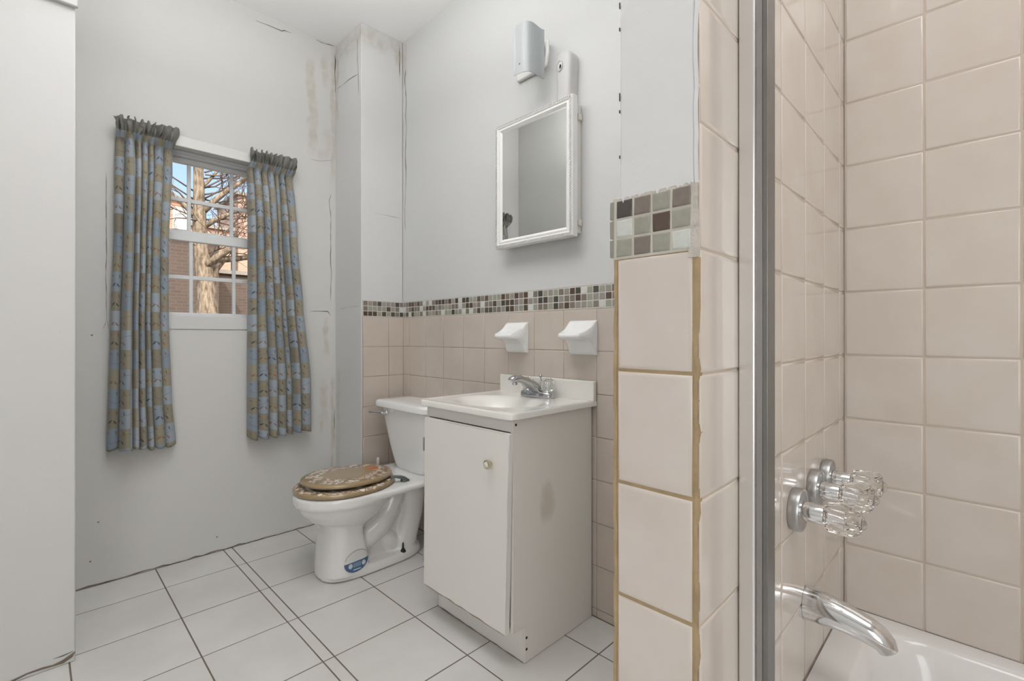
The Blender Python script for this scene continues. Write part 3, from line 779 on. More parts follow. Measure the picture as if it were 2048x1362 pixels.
for sx in (0.098, -0.098):
    b = MB(); b.lathe([(0, 0.013), (0.004, 0.0135), (0.012, 0.008), (0.018, 0.0045), (0.040, 0.0036), (0.043, 0.001)], (CX+sx, 1.205, 0.036), (0, 0, 1), 16)
    b.build('floor_bolt', 'rubber_black', toi, smooth=True, angle=60)
# sticker on the pedestal, following its side
b = MB()
import itertools
def ped_x(y, z):
    t = (z-0.02)/0.08; hw = 0.1175-0.002*t; yf = 0.852+0.006*t; yb = 1.040-0.010*t; e = 2.6 if y < (yf+yb)/2 else 7.0
    v_ = min(0.97, abs((y-(yf+yb)/2)/((yb-yf)/2)))
    return CX+hw*(1-v_**e)**(1/e)
idx = {}
NS = 24
SY, SZ = 0.968, 0.080
cpt = len(b.v); b.v.append((ped_x(SY, SZ)+0.0022, SY, SZ))
for rr_ in range(1, 7):
    for j in range(NS):
        t = 2*pi*j/NS; y = SY+0.056*rr_/6*cos(t); z = SZ+(0.045*sin(t)+0.004*cos(t))*rr_/6
        b.v.append((ped_x(y, z)+0.0022, y, z))
for j in range(NS): b.face((0, 1+j, 1+(j+1) % NS))
for rr_ in range(5):
    for j in range(NS):
        k2 = (j+1) % NS; a = 1+rr_*NS; c_ = 1+(rr_+1)*NS
        b.face((a+j, c_+j, c_+k2, a+k2))
st = b.build('sticker', 'sticker_print', toi, smooth=True, angle=None)
st['label'] = 'oval blue and white sticker on the toilet foot'

# ------------------------------------------------------------------ vanity cabinet, top, faucet
VX0, VX1, VY, VYB, VZ = -1.4771, -1.027, 1.0378, 1.4495, 0.7745
van = thing('vanity_cabinet', 'white laminate single-door vanity cabinet with recessed toe kick on the tiled floor', 'cabinet', ((VX0+VX1)/2, 1.25, 0.0))
def side(x0, x1):
    pr_ = [(VYB, 0.001), (VYB, VZ), (VY, VZ), (VY, 0.1145), (1.0901, 0.1145), (1.0901, 0.001)]
    s_ = MB(); s_.loft([[(x0, y, z) for y, z in pr_], [(x1, y, z) for y, z in pr_]]); return s_
side(VX1-0.012, VX1).build('side_panel', 'laminate', van, bevel=0.0012)
side(VX0, VX0+0.012).build('side_panel', 'laminate', van, bevel=0.0012)
b = MB(); b.box(VX0+0.012, VX1-0.012, VY+0.001, VY+0.016, 0.7335, VZ-0.001); b.build('top_rail', 'laminate_door', van, bevel=0.001)
b = MB(); b.box(VX0+0.012, VX1-0.012, VY+0.004, VYB, 0.1145, 0.127); b.box(VX0+0.012, VX1-0.012, VYB-0.006, VYB-0.001, 0.127, 0.76); b.build('carcass', 'laminate', van)
b = MB(); b.box(VX0+0.012, VX1-0.012, 1.0905, 1.104, 0.001, 0.114); b.build('toe_kick', 'laminate_door', van)
# door, slightly racked
dy0, dy1 = 1.0168, 1.0345
c8 = [(-1.4700, dy0, 0.1185), (-1.0390, dy0, 0.1150), (-1.0390, dy1, 0.1150), (-1.4700, dy1, 0.1185), (-1.4640, dy0, 0.7325), (-1.0225, dy0, 0.7325), (-1.0225, dy1, 0.7325), (-1.4640, dy1, 0.7325)]
b = MB(); b.v = list(c8)
for q in ((3, 2, 1, 0), (4, 5, 6, 7), (0, 1, 5, 4), (1, 2, 6, 5), (2, 3, 7, 6), (3, 0, 4, 7)): b.face(q)
door = b.build('door', 'laminate_door', van, bevel=0.0012)
b = MB()
pts = [(-1.47+0.4365*k/24, 0.1183-0.0035*k/24) for k in range(25)]
ribbon(b, [(-1.466, 0.1175), (-1.25, 0.1168), (-1.10, 0.1165), (-1.041, 0.1150)], 'y', dy0, 0.0022, 0, 0.0006)
ribbon(b, [(-1.0398, 0.117), (-1.0345, 0.30), (-1.0295, 0.50), (-1.0245, 0.70)], 'y', dy0, 0.0007, 0, 0.0006)
ribbon(b, [(-1.37, 0.7318), (-1.20, 0.7316), (-1.025, 0.7315)], 'y', dy0, 0.0008, 0, 0.0006)
b.build('chipped_edge', 'chipboard', door)
b = MB()
b.lathe([(0, 0.006), (0.008, 0.006), (0.010, 0.012), (0.016, 0.0145), (0.021, 0.0135), (0.0225, 0.0105)], (-1.1030, dy0, 0.630), (0, -1, 0), 28, 0)
b.lathe([(0.0205, 0.0102), (0.0235, 0.009), (0.0255, 0.005), (0.0262, 0.0015)], (-1.1030, dy0, 0.630), (0, -1, 0), 28, 1)
kn = b.build('knob', ['brass_pale', 'plastic_ivory'], door, smooth=True, angle=40); kn['label'] = 'round knob with pale metal rim'
for z in (0.63, 0.22):
    b = MB(); b.box(VX0-0.006, VX0-0.0002, 1.0215, 1.0480, z-0.025, z+0.025); b.build('hinge', 'metal_mid', van, bevel=0.002)
for y, z, m in ((1.0505, 0.757, 'hole_black'), (1.0505, 0.726, 'plastic_white'), (1.0985, 0.079, 'hole_black'), (1.0985, 0.043, 'hole_black')):
    b = MB(); b.lathe([(-0.002, 0.0042), (0.0008, 0.0042), (0.0014, 0.003)], (VX1, y, z), (1, 0, 0), 14)
    b.build('screw_cap', m, van, smooth=True)
b = MB()
ribbon(b, [(-1.476, 0.002), (-1.25, 0.002), (-1.03, 0.002)], 'y', 1.0901, 0.0025, 0, 0.001)
b.build('worn_base', 'dirt_brown', van)

# vanity top with moulded basin
TX0, TX1, TY0, TY1, TZ = -1.5000, -1.0120, 1.0155, 1.4560, 0.7945
vt = thing('washbasin', 'cream moulded washbasin top with backsplash on the white vanity cabinet', 'washbasin', (-1.256, 1.24, 0.7745))
b = MB()
NX, NY = 64, 60
bcx, bcy, bax, bay = -1.262, 1.200, 0.178, 0.128
for j in range(NY+1):
    for i in range(NX+1):
        x = TX0+(TX1-TX0)*i/NX; y = TY0+(TY1-TY0)*j/NY
        q = sqrt(((x-bcx)/bax)**2+((y-bcy)/bay)**2)
        ed = min(x-TX0, TX1-x, y-TY0)
        z = TZ
        if q < 1.12:
            t = max(0, min(1, (1.12-q)/1.12))
            s_ = t*t*(3-2*t) if t < 0.5 else 0.5+(t-0.5)*0.9
            z = TZ-0.115*min(1, s_*1.15)
        else:
            z = TZ+0.002*max(0, 1-ed/0.03)
        rc = 0.026
        for cx_, sg in ((TX1-rc, 1), (TX0+rc, -1)):
            ux, uy = (x-cx_)*sg, (TY0+rc)-y
            if ux > 0 and uy > 0:
                m_ = max(ux, uy); l_ = sqrt(ux*ux+uy*uy)
                x = cx_+sg*ux*m_/l_; y = TY0+rc-uy*m_/l_
        b.v.append((x, y, z))
for j in range(NY):
    for i in range(NX):
        a = j*(NX+1)+i; b.face((a, a+1, a+NX+2, a+NX+1))
per = [i for i in range(NX+1)]+[(j+1)*(NX+1)-1 for j in range(1, NY+1)]+[NY*(NX+1)+i for i in range(NX-1, -1, -1)]+[j*(NX+1) for j in range(NY-1, 0, -1)]
prev = per
for off, z in ((0.0015, TZ-0.0005), (0.003, TZ-0.004), (0.003, TZ-0.0185), (0.0, TZ-0.0200)):
    base_i = len(b.v)
    for q in per:
        x, y, _ = b.v[q]
        sx = max(0, 1-(TX1-x)/0.026)-max(0, 1-(x-TX0)/0.026); sy = -max(0, 1-(y-TY0)/0.026)
        b.v.append((x+sx*off, y+sy*off, z))
    cur = list(range(base_i, base_i+len(per)))
    for k in range(len(per)):
        k2 = (k+1) % len(per); b.face((prev[k], prev[k2], cur[k2], cur[k]))
    prev = cur
b.build('basin', 'cultured_marble', vt, smooth=True, angle=60)
b = MB(); b.box(TX0-0.002, TX1+0.0035, 1.4350, 1.4555, TZ-0.003, 0.8665); b.build('backsplash', 'cultured_marble', vt, bevel=0.004, seg=3)
b = MB(); b.lathe([(0.0, 0.024), (0.003, 0.023), (0.003, 0.017), (-0.002, 0.015)], (bcx, bcy, TZ-0.1135), (0, 0, 1), 24); b.build('drain', 'chrome', vt, smooth=True)

FX, FY, FZ = -1.2400, 1.3880, TZ+0.0008
fa = thing('basin_faucet', 'chrome two-handle faucet with clear knobs at the back of the basin', 'faucet', (FX, FY, FZ))
b = MB()
def st_ring(z, hx, hy, pinch):
    out = []
    for j in range(48):
        t = 2*pi*j/48; c, s_ = cos(t), sin(t)
        x = hx*math.copysign(abs(c)**0.55, c); y = hy*math.copysign(abs(s_)**0.7, s_)
        y *= 1-pinch*max(0, 1-abs(abs(x)/hx-0.45)/0.25)
        out.append((FX+x, FY+y, z))
    return out
b.loft([st_ring(FZ, 0.079, 0.029, 0.1), st_ring(FZ+0.004, 0.080, 0.030, 0.1), st_ring(FZ+0.016, 0.078, 0.028, 0.15), st_ring(FZ+0.022, 0.072, 0.024, 0.2), st_ring(FZ+0.024, 0.062, 0.018, 0.2)])
b.build('base_plate', 'chrome_faucet', fa, smooth=True, angle=40)
b = MB()
b.tube([(FX, FY+0.006, FZ+0.012), (FX, FY-0.004, FZ+0.032), (FX, FY-0.035, FZ+0.050), (FX, FY-0.075, FZ+0.067), (FX, FY-0.108, FZ+0.077), (FX, FY-0.128, FZ+0.0775), (FX, FY-0.143, FZ+0.073), (FX, FY-0.1465, FZ+0.070)],
       [(0.030, 0.026), (0.027, 0.022), (0.0225, 0.0175), (0.0205, 0.0150), (0.0200, 0.0140), (0.0195, 0.0135), (0.0170, 0.0115), (0.0110, 0.0070)], 20)
b.lathe([(0, 0.0105), (0.012, 0.0105), (0.014, 0.008)], (FX, FY-0.126, FZ+0.068), (0, 0.12, -1), 18)
b.build('spout', 'chrome_faucet', fa, smooth=True, angle=45)
def crystal_knob(parent, name, o, axis, r, l, n=18):
    m = MB(); o = Vector(o); ax = Vector(axis).normalized()
    a = ax.cross(Vector((0, 0, 1)) if abs(ax.z) < 0.9 else Vector((1, 0, 0))).normalized(); b_ = ax.cross(a)
    rings = []
    for q, (h, rr_) in enumerate(((0, 0.70), (0.06, 0.90), (0.42, 0.985), (0.74, 1.0), (0.86, 0.92), (0.955, 0.72), (1.0, 0.42))):
        rings.append([o+ax*h*l+(a*cos(2*pi*(k+0.5*(q % 2))/n)+b_*sin(2*pi*(k+0.5*(q % 2))/n))*r*rr_*((1.0 if (k+q//2) % 2 else 0.86) if q in (1, 2, 3) else 1) for k in range(n)])
    for rg in rings: m.v += [tuple(p) for p in rg]
    for q in range(len(rings)-1):
        for k in range(n):
            k2 = (k+1) % n; A0 = q*n; B0 = (q+1)*n
            if q % 2 == 0: m.face((A0+k, A0+k2, B0+k)); m.face((A0+k2, B0+k2, B0+k))
            else: m.face((A0+k, B0+k2, B0+k)); m.face((A0+k, A0+k2, B0+k2))
    m.face(list(range(n))[::-1]); m.face([(len(rings)-1)*n+k for k in range(n)])
    k_ = m.build(name, 'crystal', parent); k_['label'] = 'clear faceted knob'
    return k_
for sx in (-0.051, 0.051):
    b = MB(); b.lathe([(0, 0.019), (0.0035, 0.0185), (0.005, 0.010), (0.040, 0.0065), (0.042, 0.003)], (FX+sx, FY, FZ+0.0225), (0, 0, 1), 20); b.build('handle_stem', 'chrome', fa, smooth=True, angle=40)
    crystal_knob(fa, 'handle', (FX+sx, FY, FZ+0.0265), (0, 0, 1), 0.0265, 0.048)
b = MB()
b.tube([(FX, FY+0.020, FZ+0.012), (FX, FY+0.020, FZ+0.076)], 0.0026, 10); b.lathe([(0, 0.003), (0.002, 0.0065), (0.005, 0.0075), (0.010, 0.0055), (0.012, 0.002)], (FX, FY+0.020, FZ+0.074), (0, 0, 1), 16)
b.build('lift_rod', 'chrome_faucet', fa, smooth=True, angle=45)

# ------------------------------------------------------------------ soap dishes on the tiled wall
def soap_dish(cx, label):
    s_ = MB(); hw = 0.0625; z0, z1 = 0.9615, 1.0895
    cols = 21; prof_n = 24
    rings = []
    for i in range(cols):
        u = -1+2*i/(cols-1); x = cx+hw*u
        e = max(0.0, 1-abs(u)**10)
        edge = abs(u)**3
        rg = []
        # back bottom -> underside -> lip -> tray -> back top
        k_ = 0.92+0.08*e
        out = 0.100*(1-0.10*edge)
        P_ = [(0.0, z0), (0.008, z0+0.002), (0.016, z0+0.012), (0.022, z0+0.030), (0.034, z0+0.046), (0.056, z0+0.056), (out-0.006, z0+0.060), (out, z0+0.066), (out+0.001, z0+0.073), (out-0.004, z0+0.0785+0.004*edge),
              (0.080, z0+0.079+0.006*edge-0.005*(1-edge)), (0.060, z0+0.084+0.010*edge-0.008*(1-edge)), (0.042, z0+0.094+0.012*edge-0.010*(1-edge)), (0.028, z0+0.110+0.006*edge-0.008*(1-edge)), (0.020, z0+0.120), (0.012, z1-0.003), (0.006, z1), (0.0, z1)]
        for d, z in P_: rg.append((cx+hw*u*(1-0.06*min(1, d/0.09)**2), YB-0.0008-d*(0.75+0.25*e if abs(u) < 0.999 else 0.55), z))
        rings.append(rg)
    s_.loft(rings)
    o = s_.build('soap_dish', 'ceramic_white', origin=(cx, YB, 1.02), smooth=True, angle=60)
    return tag(o, label, 'soap dish', 'white ceramic soap dishes on the tile wainscot')
soap_dish(-1.4130, 'white ceramic soap dish on the tile above the faucet, farther from the partition')
soap_dish(-1.0690, 'white ceramic soap dish on the tile, nearer the partition')

# ------------------------------------------------------------------ mirror cabinet, air freshener, wall lamp
mc = thing('mirror_cabinet', 'white framed mirror cabinet with beaded border hung on the wall above the basin', 'mirror cabinet', (-1.27, YB-0.03, 1.41))
MX0, MX1, MZ0, MZ1 = -1.4803, -1.0690, 1.400, 1.9205
b = MB(); b.box(MX0+0.018, MX1-0.010, YB-0.036, YB-0.0006, MZ0+0.016, MZ1-0.020); b.build('cabinet_box', 'plastic_ivory', mc, bevel=0.003)
b = MB()
yf, yb_ = YB-0.070, YB-0.038
def frame_ring(i0, y): return [(MX0+i0, y, MZ0+i0), (MX1-i0, y, MZ0+i0), (MX1-i0, y, MZ1-i0), (MX0+i0, y, MZ1-i0)]
b.loft([frame_ring(0.0, yb_), frame_ring(0.0, yf+0.006), frame_ring(0.003, yf+0.001), frame_ring(0.014, yf), frame_ring(0.019, yf+0.004), frame_ring(0.026, yf+0.002), frame_ring(0.031, yf+0.006), frame_ring(0.036, yf+0.010), frame_ring(0.036, yb_)], cap=False)
b.loft([frame_ring(0.0, yb_), frame_ring(0.036, yb_)], cap=False)
fr = b.build('door_frame', 'plastic_white', mc)
b = MB()
def bead(x, z, dx, dz):
    b.loft([[(x+0.0055*sin(pi*q/4)*(dx*cos(a)+dz*0.8*sin(a)), yf-0.0030*cos(pi*q/4)+0.0005, z+0.0055*sin(pi*q/4)*(dz*cos(a)+dx*0.8*sin(a))) for a in [2*pi*k/6 for k in range(6)]] for q in (0.4, 1.2, 2.0)])
nb = 42
for k in range(nb):
    t = (k+0.5)/nb; x = MX0+0.008+(MX1-MX0-0.016)*t
    bead(x, MZ0+0.0085, 0.8, 0.8); bead(x, MZ1-0.0085, 0.8, 0.8)
nb = 53
for k in range(nb):
    t = (k+0.5)/nb; z = MZ0+0.008+(MZ1-MZ0-0.016)*t
    bead(MX0+0.0085, z, 0.8, 0.8); bead(MX1-0.0085, z, 0.8, 0.8)
b.build('beaded_border', 'plastic_white', fr, smooth=True, angle=None)
b = MB(); b.box(MX0+0.034, MX1-0.034, yf+0.010, yf+0.014, MZ0+0.034, MZ1-0.034); b.build('mirror', 'mirror_glass', mc)
for z in (1.85, 1.455):
    b = MB(); b.box(MX1-0.010, MX1-0.002, YB-0.026, YB-0.006, z-0.012, z+0.012); b.build('hinge', 'plastic_ivory', mc, bevel=0.002)

# air freshener
af = thing('air_freshener', 'tall pale plastic dispenser with an oval opening standing on the mirror cabinet', 'air freshener', (-1.127, YB-0.02, 1.902))
def af_outline(k=1.0):
    pts = []
    hw = 0.0375; cx = -1.127
    zs = [(1.902, 0.0315), (1.94, 0.0312), (1.98, 0.0325), (2.02, 0.035), (2.05, 0.0372), (2.07, 0.0372), (2.085, 0.0345), (2.096, 0.0285), (2.103, 0.019), (2.106, 0.008)]
    for z, h in zs: pts.append((cx+h*k, z))
    for z, h in reversed(zs): pts.append((cx-h*k, z))
    return pts
b = MB()
def scl(p, k, cz=2.02): return (-1.127+(p[0]+1.127)*k, cz+(p[1]-cz)*(1-(1-k)*0.4))
ol = af_outline()
lay = [(YB-0.001, 1.0), (YB-0.036, 1.0), (YB-0.045, 0.96), (YB-0.051, 0.86), (YB-0.054, 0.66), (YB-0.0555, 0.35)]
b.loft([[(*[scl(p, k)[0]], y, max(1.9015, scl(p, k)[1])) for p in ol] for y, k in lay])
body = b.build('casing', 'plastic_grey', af, smooth=True, angle=60)
b = MB()
b.loft([[( -1.137+0.0125*k*cos(2*pi*j/24), YB-0.0525-d, 2.050+0.020*k*sin(2*pi*j/24)) for j in range(24)] for k, d in ((1.0, 0.0035), (1.0, 0.0072), (0.82, 0.0078), (0.78, 0.0050))], cap=False)
b.build('opening_rim', 'plastic_grey', af, smooth=True)
b = MB()
b.poly([(-1.137+0.0100*cos(2*pi*j/24), YB-0.0525-0.0055, 2.050+0.0165*sin(2*pi*j/24)) for j in range(24)], 0)
b.poly([(-1.1335+0.0048*cos(2*pi*j/16), YB-0.0525-0.0060, 2.044+0.0095*sin(2*pi*j/16)) for j in range(16)], 1)
b.build('opening', ['plastic_grey', 'hole_black'], af)

# wall lamp
wl = thing('wall_lamp', 'unlit white wall lamp with a bent glass shade above the mirror cabinet', 'wall lamp', (-1.30, YB-0.02, 2.13))
b = MB(); b.box(-1.405, -1.262, YB-0.016, YB-0.0006, 2.105, 2.205); b.build('wall_plate', 'plastic_white', wl, bevel=0.004)
b = MB()
b.tube([(-1.275, YB-0.014, 2.19), (-1.245, YB-0.020, 2.195), (-1.226, YB-0.026, 2.19), (-1.222, YB-0.030, 2.15), (-1.228, YB-0.034, 2.10), (-1.240, YB-0.040, 2.086)], [(0.006, 0.012), (0.007, 0.013), (0.008, 0.012), (0.008, 0.012), (0.009, 0.012), (0.005, 0.008)], 14)
b.build('bracket_arm', 'plastic_white', wl, smooth=True, angle=50)
b = MB(); b.lathe([(0, 0.020), (0.05, 0.020), (0.052, 0.016), (0.06, 0.014)], (-1.30, YB-0.015, 2.15), (0.30, -1, 0), 22); b.build('lamp_socket', 'plastic_white', wl, smooth=True, angle=40)
# bent shade: from its far edge near the wall to its free edge
A = Vector((-1.288, YB-0.152)); B_ = Vector((-1.2185, YB-0.052))
ax_ = (B_-A).normalized(); nrm = Vector((ax_.y, -ax_.x))
if nrm.y > 0: nrm = -nrm
b = MB(); NSH = 40
outer = []; inner = []
for k in range(NSH+1):
    t = k/NSH
    h = 0.040*(0.5-0.5*cos(2*pi*min(1, max(0, t))))**1.0
    # peak right of the middle
    tt = t**0.80
    h = 0.040*(sin(pi*tt)**1.7)
    p = A+(B_-A)*t+nrm*h; q = A+(B_-A)*t+nrm*(h-0.0035)
    outer.append(p); inner.append(q)
rings = []
for z in (2.0345, 2.036, 2.2235, 2.225):
    rings.append([(p.x, p.y, z) for p in outer]+[(p.x, p.y, z) for p in reversed(inner)])
b.loft(rings)
b.build('lamp_shade', 'shade_glass', wl, smooth=True, angle=50)
sp_ = A+(B_-A)*0.18+nrm*0.014
b = MB(); b.lathe([(-0.004, 0.004), (0.002, 0.0055), (0.005, 0.0055), (0.009, 0.003)], (sp_.x, sp_.y, 2.072), (nrm.x, nrm.y, 0), 14); b.build('shade_screw', 'metal_mid', wl, smooth=True)

# ------------------------------------------------------------------ shower door jamb, tub, taps
fj = thing('shower_door_frame', 'brushed aluminium shower door jamb fixed upright to the beige tiled wall', 'shower frame', (XP2+0.015, 0.73, 0.36))
b = MB(); b.box(XP2+0.0008, XP2+0.0240, 0.7195, 0.760, 0.355, 2.02); b.build('wall_channel', 'aluminium', fj, bevel=0.0035, seg=3)
b = MB(); b.box(XP2+0.0240, XP2+0.0330, 0.7225, 0.756, 0.355, 2.02); b.build('inner_channel', 'metal_mid', fj, bevel=0.001)
b = MB(); b.box(XP2+0.0335, XP2+0.0405, 0.7200, 0.752, 0.355, 2.02); b.build('seal_strip', 'metal_dark', fj, bevel=0.001)

tub = thing('bathtub', 'white enamel bathtub in the tiled alcove at the lower right', 'bathtub', (0.5, 1.07, 0.0))
TBX0, TBX1, TBY0, TBY1, TBZ = XP2+0.002, XR-0.006, 0.690, YB-0.002, 0.347
b = MB()
def rrr(x0, x1, y0, y1, z, r, n=8):
    out = []
    for cx_, cy_, a0 in ((x1-r, y0+r, -pi/2), (x1-r, y1-r, 0), (x0+r, y1-r, pi/2), (x0+r, y0+r, pi)):
        for k in range(n+1):
            a = a0+pi/2*k/n; out.append((cx_+r*cos(a), cy_+r*sin(a), z))
    return out
b.loft([rrr(TBX0, TBX1, TBY0, TBY1, 0.001, 0.002), rrr(TBX0, TBX1, TBY0, TBY1, TBZ-0.012, 0.002), rrr(TBX0, TBX1, TBY0+0.004, TBY1, TBZ, 0.004),
        rrr(TBX0+0.055, TBX1-0.07, TBY0+0.06, TBY1-0.040, TBZ-0.001, 0.10), rrr(TBX0+0.067, TBX1-0.08, TBY0+0.072, TBY1-0.052, TBZ-0.010, 0.10), rrr(TBX0+0.078, TBX1-0.10, TBY0+0.085, TBY1-0.064, TBZ-0.05, 0.11),
        rrr(TBX0+0.10, TBX1-0.16, TBY0+0.11, TBY1-0.09, 0.14, 0.12), rrr(TBX0+0.14, TBX1-0.24, TBY0+0.15, TBY1-0.13, 0.07, 0.12), rrr(TBX0+0.22, TBX1-0.32, TBY0+0.22, TBY1-0.20, 0.055, 0.10)])
b.build('shell', 'tub_enamel', tub, smooth=True, angle=50)
b = MB(); b.lathe([(0, 0.03), (0.004, 0.029), (0.004, 0.018), (0.0, 0.016)], (TBX0+0.30, 1.08, 0.0555), (0, 0, 1), 24); b.build('drain', 'chrome', tub, smooth=True)

def tap(y, z):
    t = thing('bath_tap', 'x', 'bath tap', (XP2, y, z), 'three bath taps in a row on the tub wall')
    m = MB(); m.lathe([(0.0006, 0.0375), (0.004, 0.0392), (0.015, 0.0392), (0.018, 0.0378), (0.0185, 0.034), (0.0165, 0.032), (0.0165, 0.018)], (XP2, y, z), (1, 0, 0), 44); m.build('escutcheon', 'chrome_dull', t, smooth=True, angle=30)
    m = MB(); m.lathe([(0.014, 0.0175), (0.050, 0.0165), (0.052, 0.0155), (0.058, 0.010), (0.082, 0.008), (0.084, 0.004)], (XP2, y, z), (1, 0, 0), 32); m.build('stem', 'chrome', t, smooth=True, angle=35)
    crystal_knob(t, 'handle', (XP2+0.0525, y, z), (1, 0, 0), 0.0285, 0.054)
    m = MB(); m.lathe([(0, 0.011), (0.004, 0.0105), (0.008, 0.006), (0.009, 0.001)], (XP2+0.1046, y, z), (1, 0, 0), 20); m.build('cap', 'crystal', t, smooth=True)
    return t
t1 = tap(0.997, 0.7105); t1['label'] = 'nearest of the three bath taps with chrome base and clear knob'
t2 = move_copy(t1, (0, 0.129, 0.009), 'middle of the three bath taps with chrome base and clear knob')
t3 = move_copy(t1, (0, 0.2355, 0.010), 'farthest of the three bath taps, closest to the tub corner')

spt = MB()
path = [(XP2+0.0006, 1.087, 0.500), (XP2+0.02, 1.087, 0.500), (XP2+0.05, 1.087, 0.4975), (XP2+0.078, 1.087, 0.493), (XP2+0.100, 1.087, 0.488), (XP2+0.116, 1.087, 0.4815), (XP2+0.126, 1.087, 0.473), (XP2+0.131, 1.087, 0.4625)]
sec = [(0.029, 0.032), (0.029, 0.0315), (0.028, 0.0285), (0.0265, 0.0255), (0.0255, 0.0235), (0.0245, 0.0215), (0.022, 0.0185), (0.0185, 0.0155)]
spt.tube(path, sec, 32)
sp_o = spt.build('tub_spout', 'chrome', origin=(XP2, 1.087, 0.50), smooth=True, angle=50)
tag(sp_o, 'chrome tub spout curving down from the tiled wall above the bathtub', 'tub spout')

# small things low by the toilet
b = MB(); b.box(XC+0.0085, XC+0.016, 1.291, 1.299, 0.35, 0.36); b.lathe([(0, 0.006), (0.004, 0.0085), (0.030, 0.0085), (0.038, 0.007), (0.042, 0.002)], (XC+0.018, 1.295, 0.345), (0, 0, 1), 16)
tag(b.build('pipe_stub', 'plastic_white', origin=(XC+0.008, 1.295, 0.36), smooth=True), 'small white capped pipe stub on the tile behind the toilet seat', 'pipe')
b = MB()
b.tube([(-1.70+0.03*cos(a), 1.205+0.012*sin(a*2), 0.0225+0.018*sin(a)) for a in [2*pi*k/26 for k in range(27)]], 0.0022, 8)
tag(b.build('hose_loop', 'rubber_black', origin=(-1.70, 1.205, 0.005), smooth=True), 'thin black hose loop on the floor beside the vanity cabinet', 'hose')

# ------------------------------------------------------------------ outside the window
w = MB(); w.box(-40, XW-T-0.4, -25, 30, -3.2, -3.0)
w.build('ground', 'ground_soil', kind='structure')
tr = thing('tree', 'bare grey-brown tree with thick forking boughs outside the window', 'tree', (-11, 2.45, -3.0))
b = MB()
b.tube([(-11, 2.50, -3.05), (-11, 2.47, 1.3), (-11, 2.43, 2.1), (-11, 2.35, 2.7), (-11, 2.32, 3.2), (-11, 2.31, 3.8), (-11, 2.30, 4.4), (-11, 2.26, 5.4), (-11.1, 2.2, 6.5)], [0.26, 0.20, 0.165, 0.14, 0.125, 0.10, 0.085, 0.06, 0.03], 16)
b.build('trunk', 'bark', tr, smooth=True, angle=None)
def bough(pts, r0, r1):
    m = MB(); n = len(pts); m.tube(pts, [r0+(r1-r0)*i/(n-1) for i in range(n)], 10); return m.build('branch', 'bark', tr, smooth=True, angle=None)
bough([(-10.95, 2.36, 2.38), (-10.8, 2.60, 2.62), (-10.6, 2.85, 2.86), (-10.5, 3.15, 3.06), (-10.4, 3.8, 3.5)], 0.075, 0.045)
bough([(-11, 2.34, 3.45), (-10.9, 2.56, 3.74), (-10.8, 2.73, 3.93), (-10.7, 2.98, 4.16), (-10.6, 3.4, 4.7)], 0.06, 0.035)
bough([(-11, 2.50, 2.0), (-11.1, 2.62, 2.4), (-11.1, 2.75, 2.60), (-11.1, 2.95, 2.64), (-11.1, 3.25, 2.72), (-11.1, 3.9, 3.1)], 0.075, 0.05)
bough([(-11, 2.33, 3.15), (-10.9, 2.55, 3.34), (-10.85, 2.86, 3.55), (-10.8, 3.4, 3.8)], 0.055, 0.03)
bough([(-11, 2.30, 3.35), (-11, 2.12, 3.52), (-11, 1.95, 3.68), (-11, 1.6, 3.95)], 0.06, 0.035)
bough([(-11, 2.31, 3.95), (-11, 2.45, 4.10), (-11, 2.6, 4.32), (-11, 2.9, 4.8)], 0.04, 0.02)
tw = MB(); rt = random.Random(5)
def twig(p, d, l, r, depth):
    pts = [Vector(p)]; d = Vector(d).normalized()
    for k in range(4):
        d = (d+Vector((rt.uniform(-.25, .25), rt.uniform(-.35, .35), rt.uniform(-.2, .35)))).normalized(); pts.append(pts[-1]+d*l/4)
    tw.tube(pts, [r, r*0.85, r*0.7, r*0.55, r*0.35], 5)
    if depth:
        for k in (1, 2, 3, 4):
            a = rt.choice((-1, 1))*rt.uniform(0.4, 1.1)
            dd = Vector((d.x+rt.uniform(-.4, .4), d.y*cos(a)-d.z*sin(a), d.y*sin(a)+d.z*cos(a)))
            twig(pts[k], dd, l*rt.uniform(0.45, 0.75), r*0.55, depth-1)
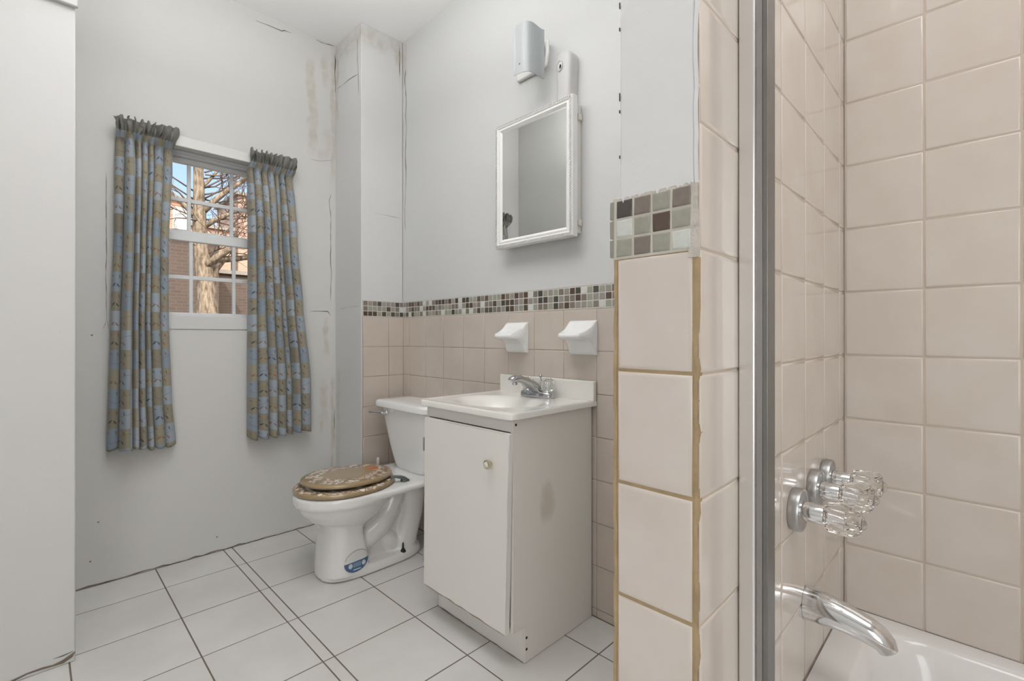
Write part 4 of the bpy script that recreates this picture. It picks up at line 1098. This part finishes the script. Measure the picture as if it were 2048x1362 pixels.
for k in range(26):
    z = rt.uniform(2.3, 5.0); s_ = rt.choice((-1, 1, 1))
    twig((-11+rt.uniform(-.1, .1), 2.33+0.08*s_, z), (rt.uniform(-.6, .6), s_, rt.uniform(-0.1, 0.9)), rt.uniform(0.7, 1.6), 0.018, 2)
for k in range(12):
    twig((-10.7, rt.uniform(2.5, 3.4), rt.uniform(2.6, 4.2)), (rt.uniform(-.5, .5), rt.uniform(-.3, 1), rt.uniform(0, 1)), rt.uniform(0.6, 1.2), 0.014, 2)
tw.build('twigs', 'twig', tr, smooth=True, angle=None)

def building(name, label, mat, x, y0, y1, z1, wins, depth=5.0):
    t = thing(name, label, 'building', (x, (y0+y1)/2, -3.0))
    m = MB(); m.box(x-depth, x, y0, y1, -3.0, z1); wl_ = m.build('wall', mat, t)
    m = MB(); m.box(x-depth-0.1, x+0.12, y0-0.1, y1+0.1, z1, z1+0.12); m.build('roof', 'stone_grey', t)
    for (a, c, z0, z2) in wins:
        m = MB(); m.box(x, x+0.05, a, c, z0, z2); fo = m.build('window', 'window_trim_white', t)
        m = MB(); mid = (z0+z2)/2
        m.box(x+0.045, x+0.056, a+0.05, c-0.05, z0+0.05, mid-0.03); m.box(x+0.045, x+0.056, a+0.05, c-0.05, mid+0.03, z2-0.05); m.build('pane', 'pane_sky', fo)
    return t
building('brick_house', 'orange brick house with white windows, seen behind the tree on the left', 'brick_orange', -18, -1.5, 3.55, 5.30, [(3.08, 3.46, 4.40, 5.08), (2.2, 2.6, 4.40, 5.08)], depth=4.0)
building('apartment_building', 'pinkish brick apartment building seen through the middle panes', 'brick_pink', -20.5, 3.75, 5.35, 5.05, [(4.6, 4.85, 3.6, 4.5)], depth=3.0)
building('row_house', 'tall reddish brick house seen at the right edge of the window', 'brick_pink', -20.5, 5.60, 9.5, 6.5, [(5.95, 6.25, 4.1, 4.9)], depth=3.0)
building('garden_wall_house', 'low mauve-brown brick building filling the lower panes', 'brick_mauve', -15, -3, 3.62, 3.62, [], depth=2.5)
building('shed', 'low brown brick shed behind the tree, right of the trunk', 'brick_mauve', -17.0, 4.0, 9, 3.0, [], depth=2.5)
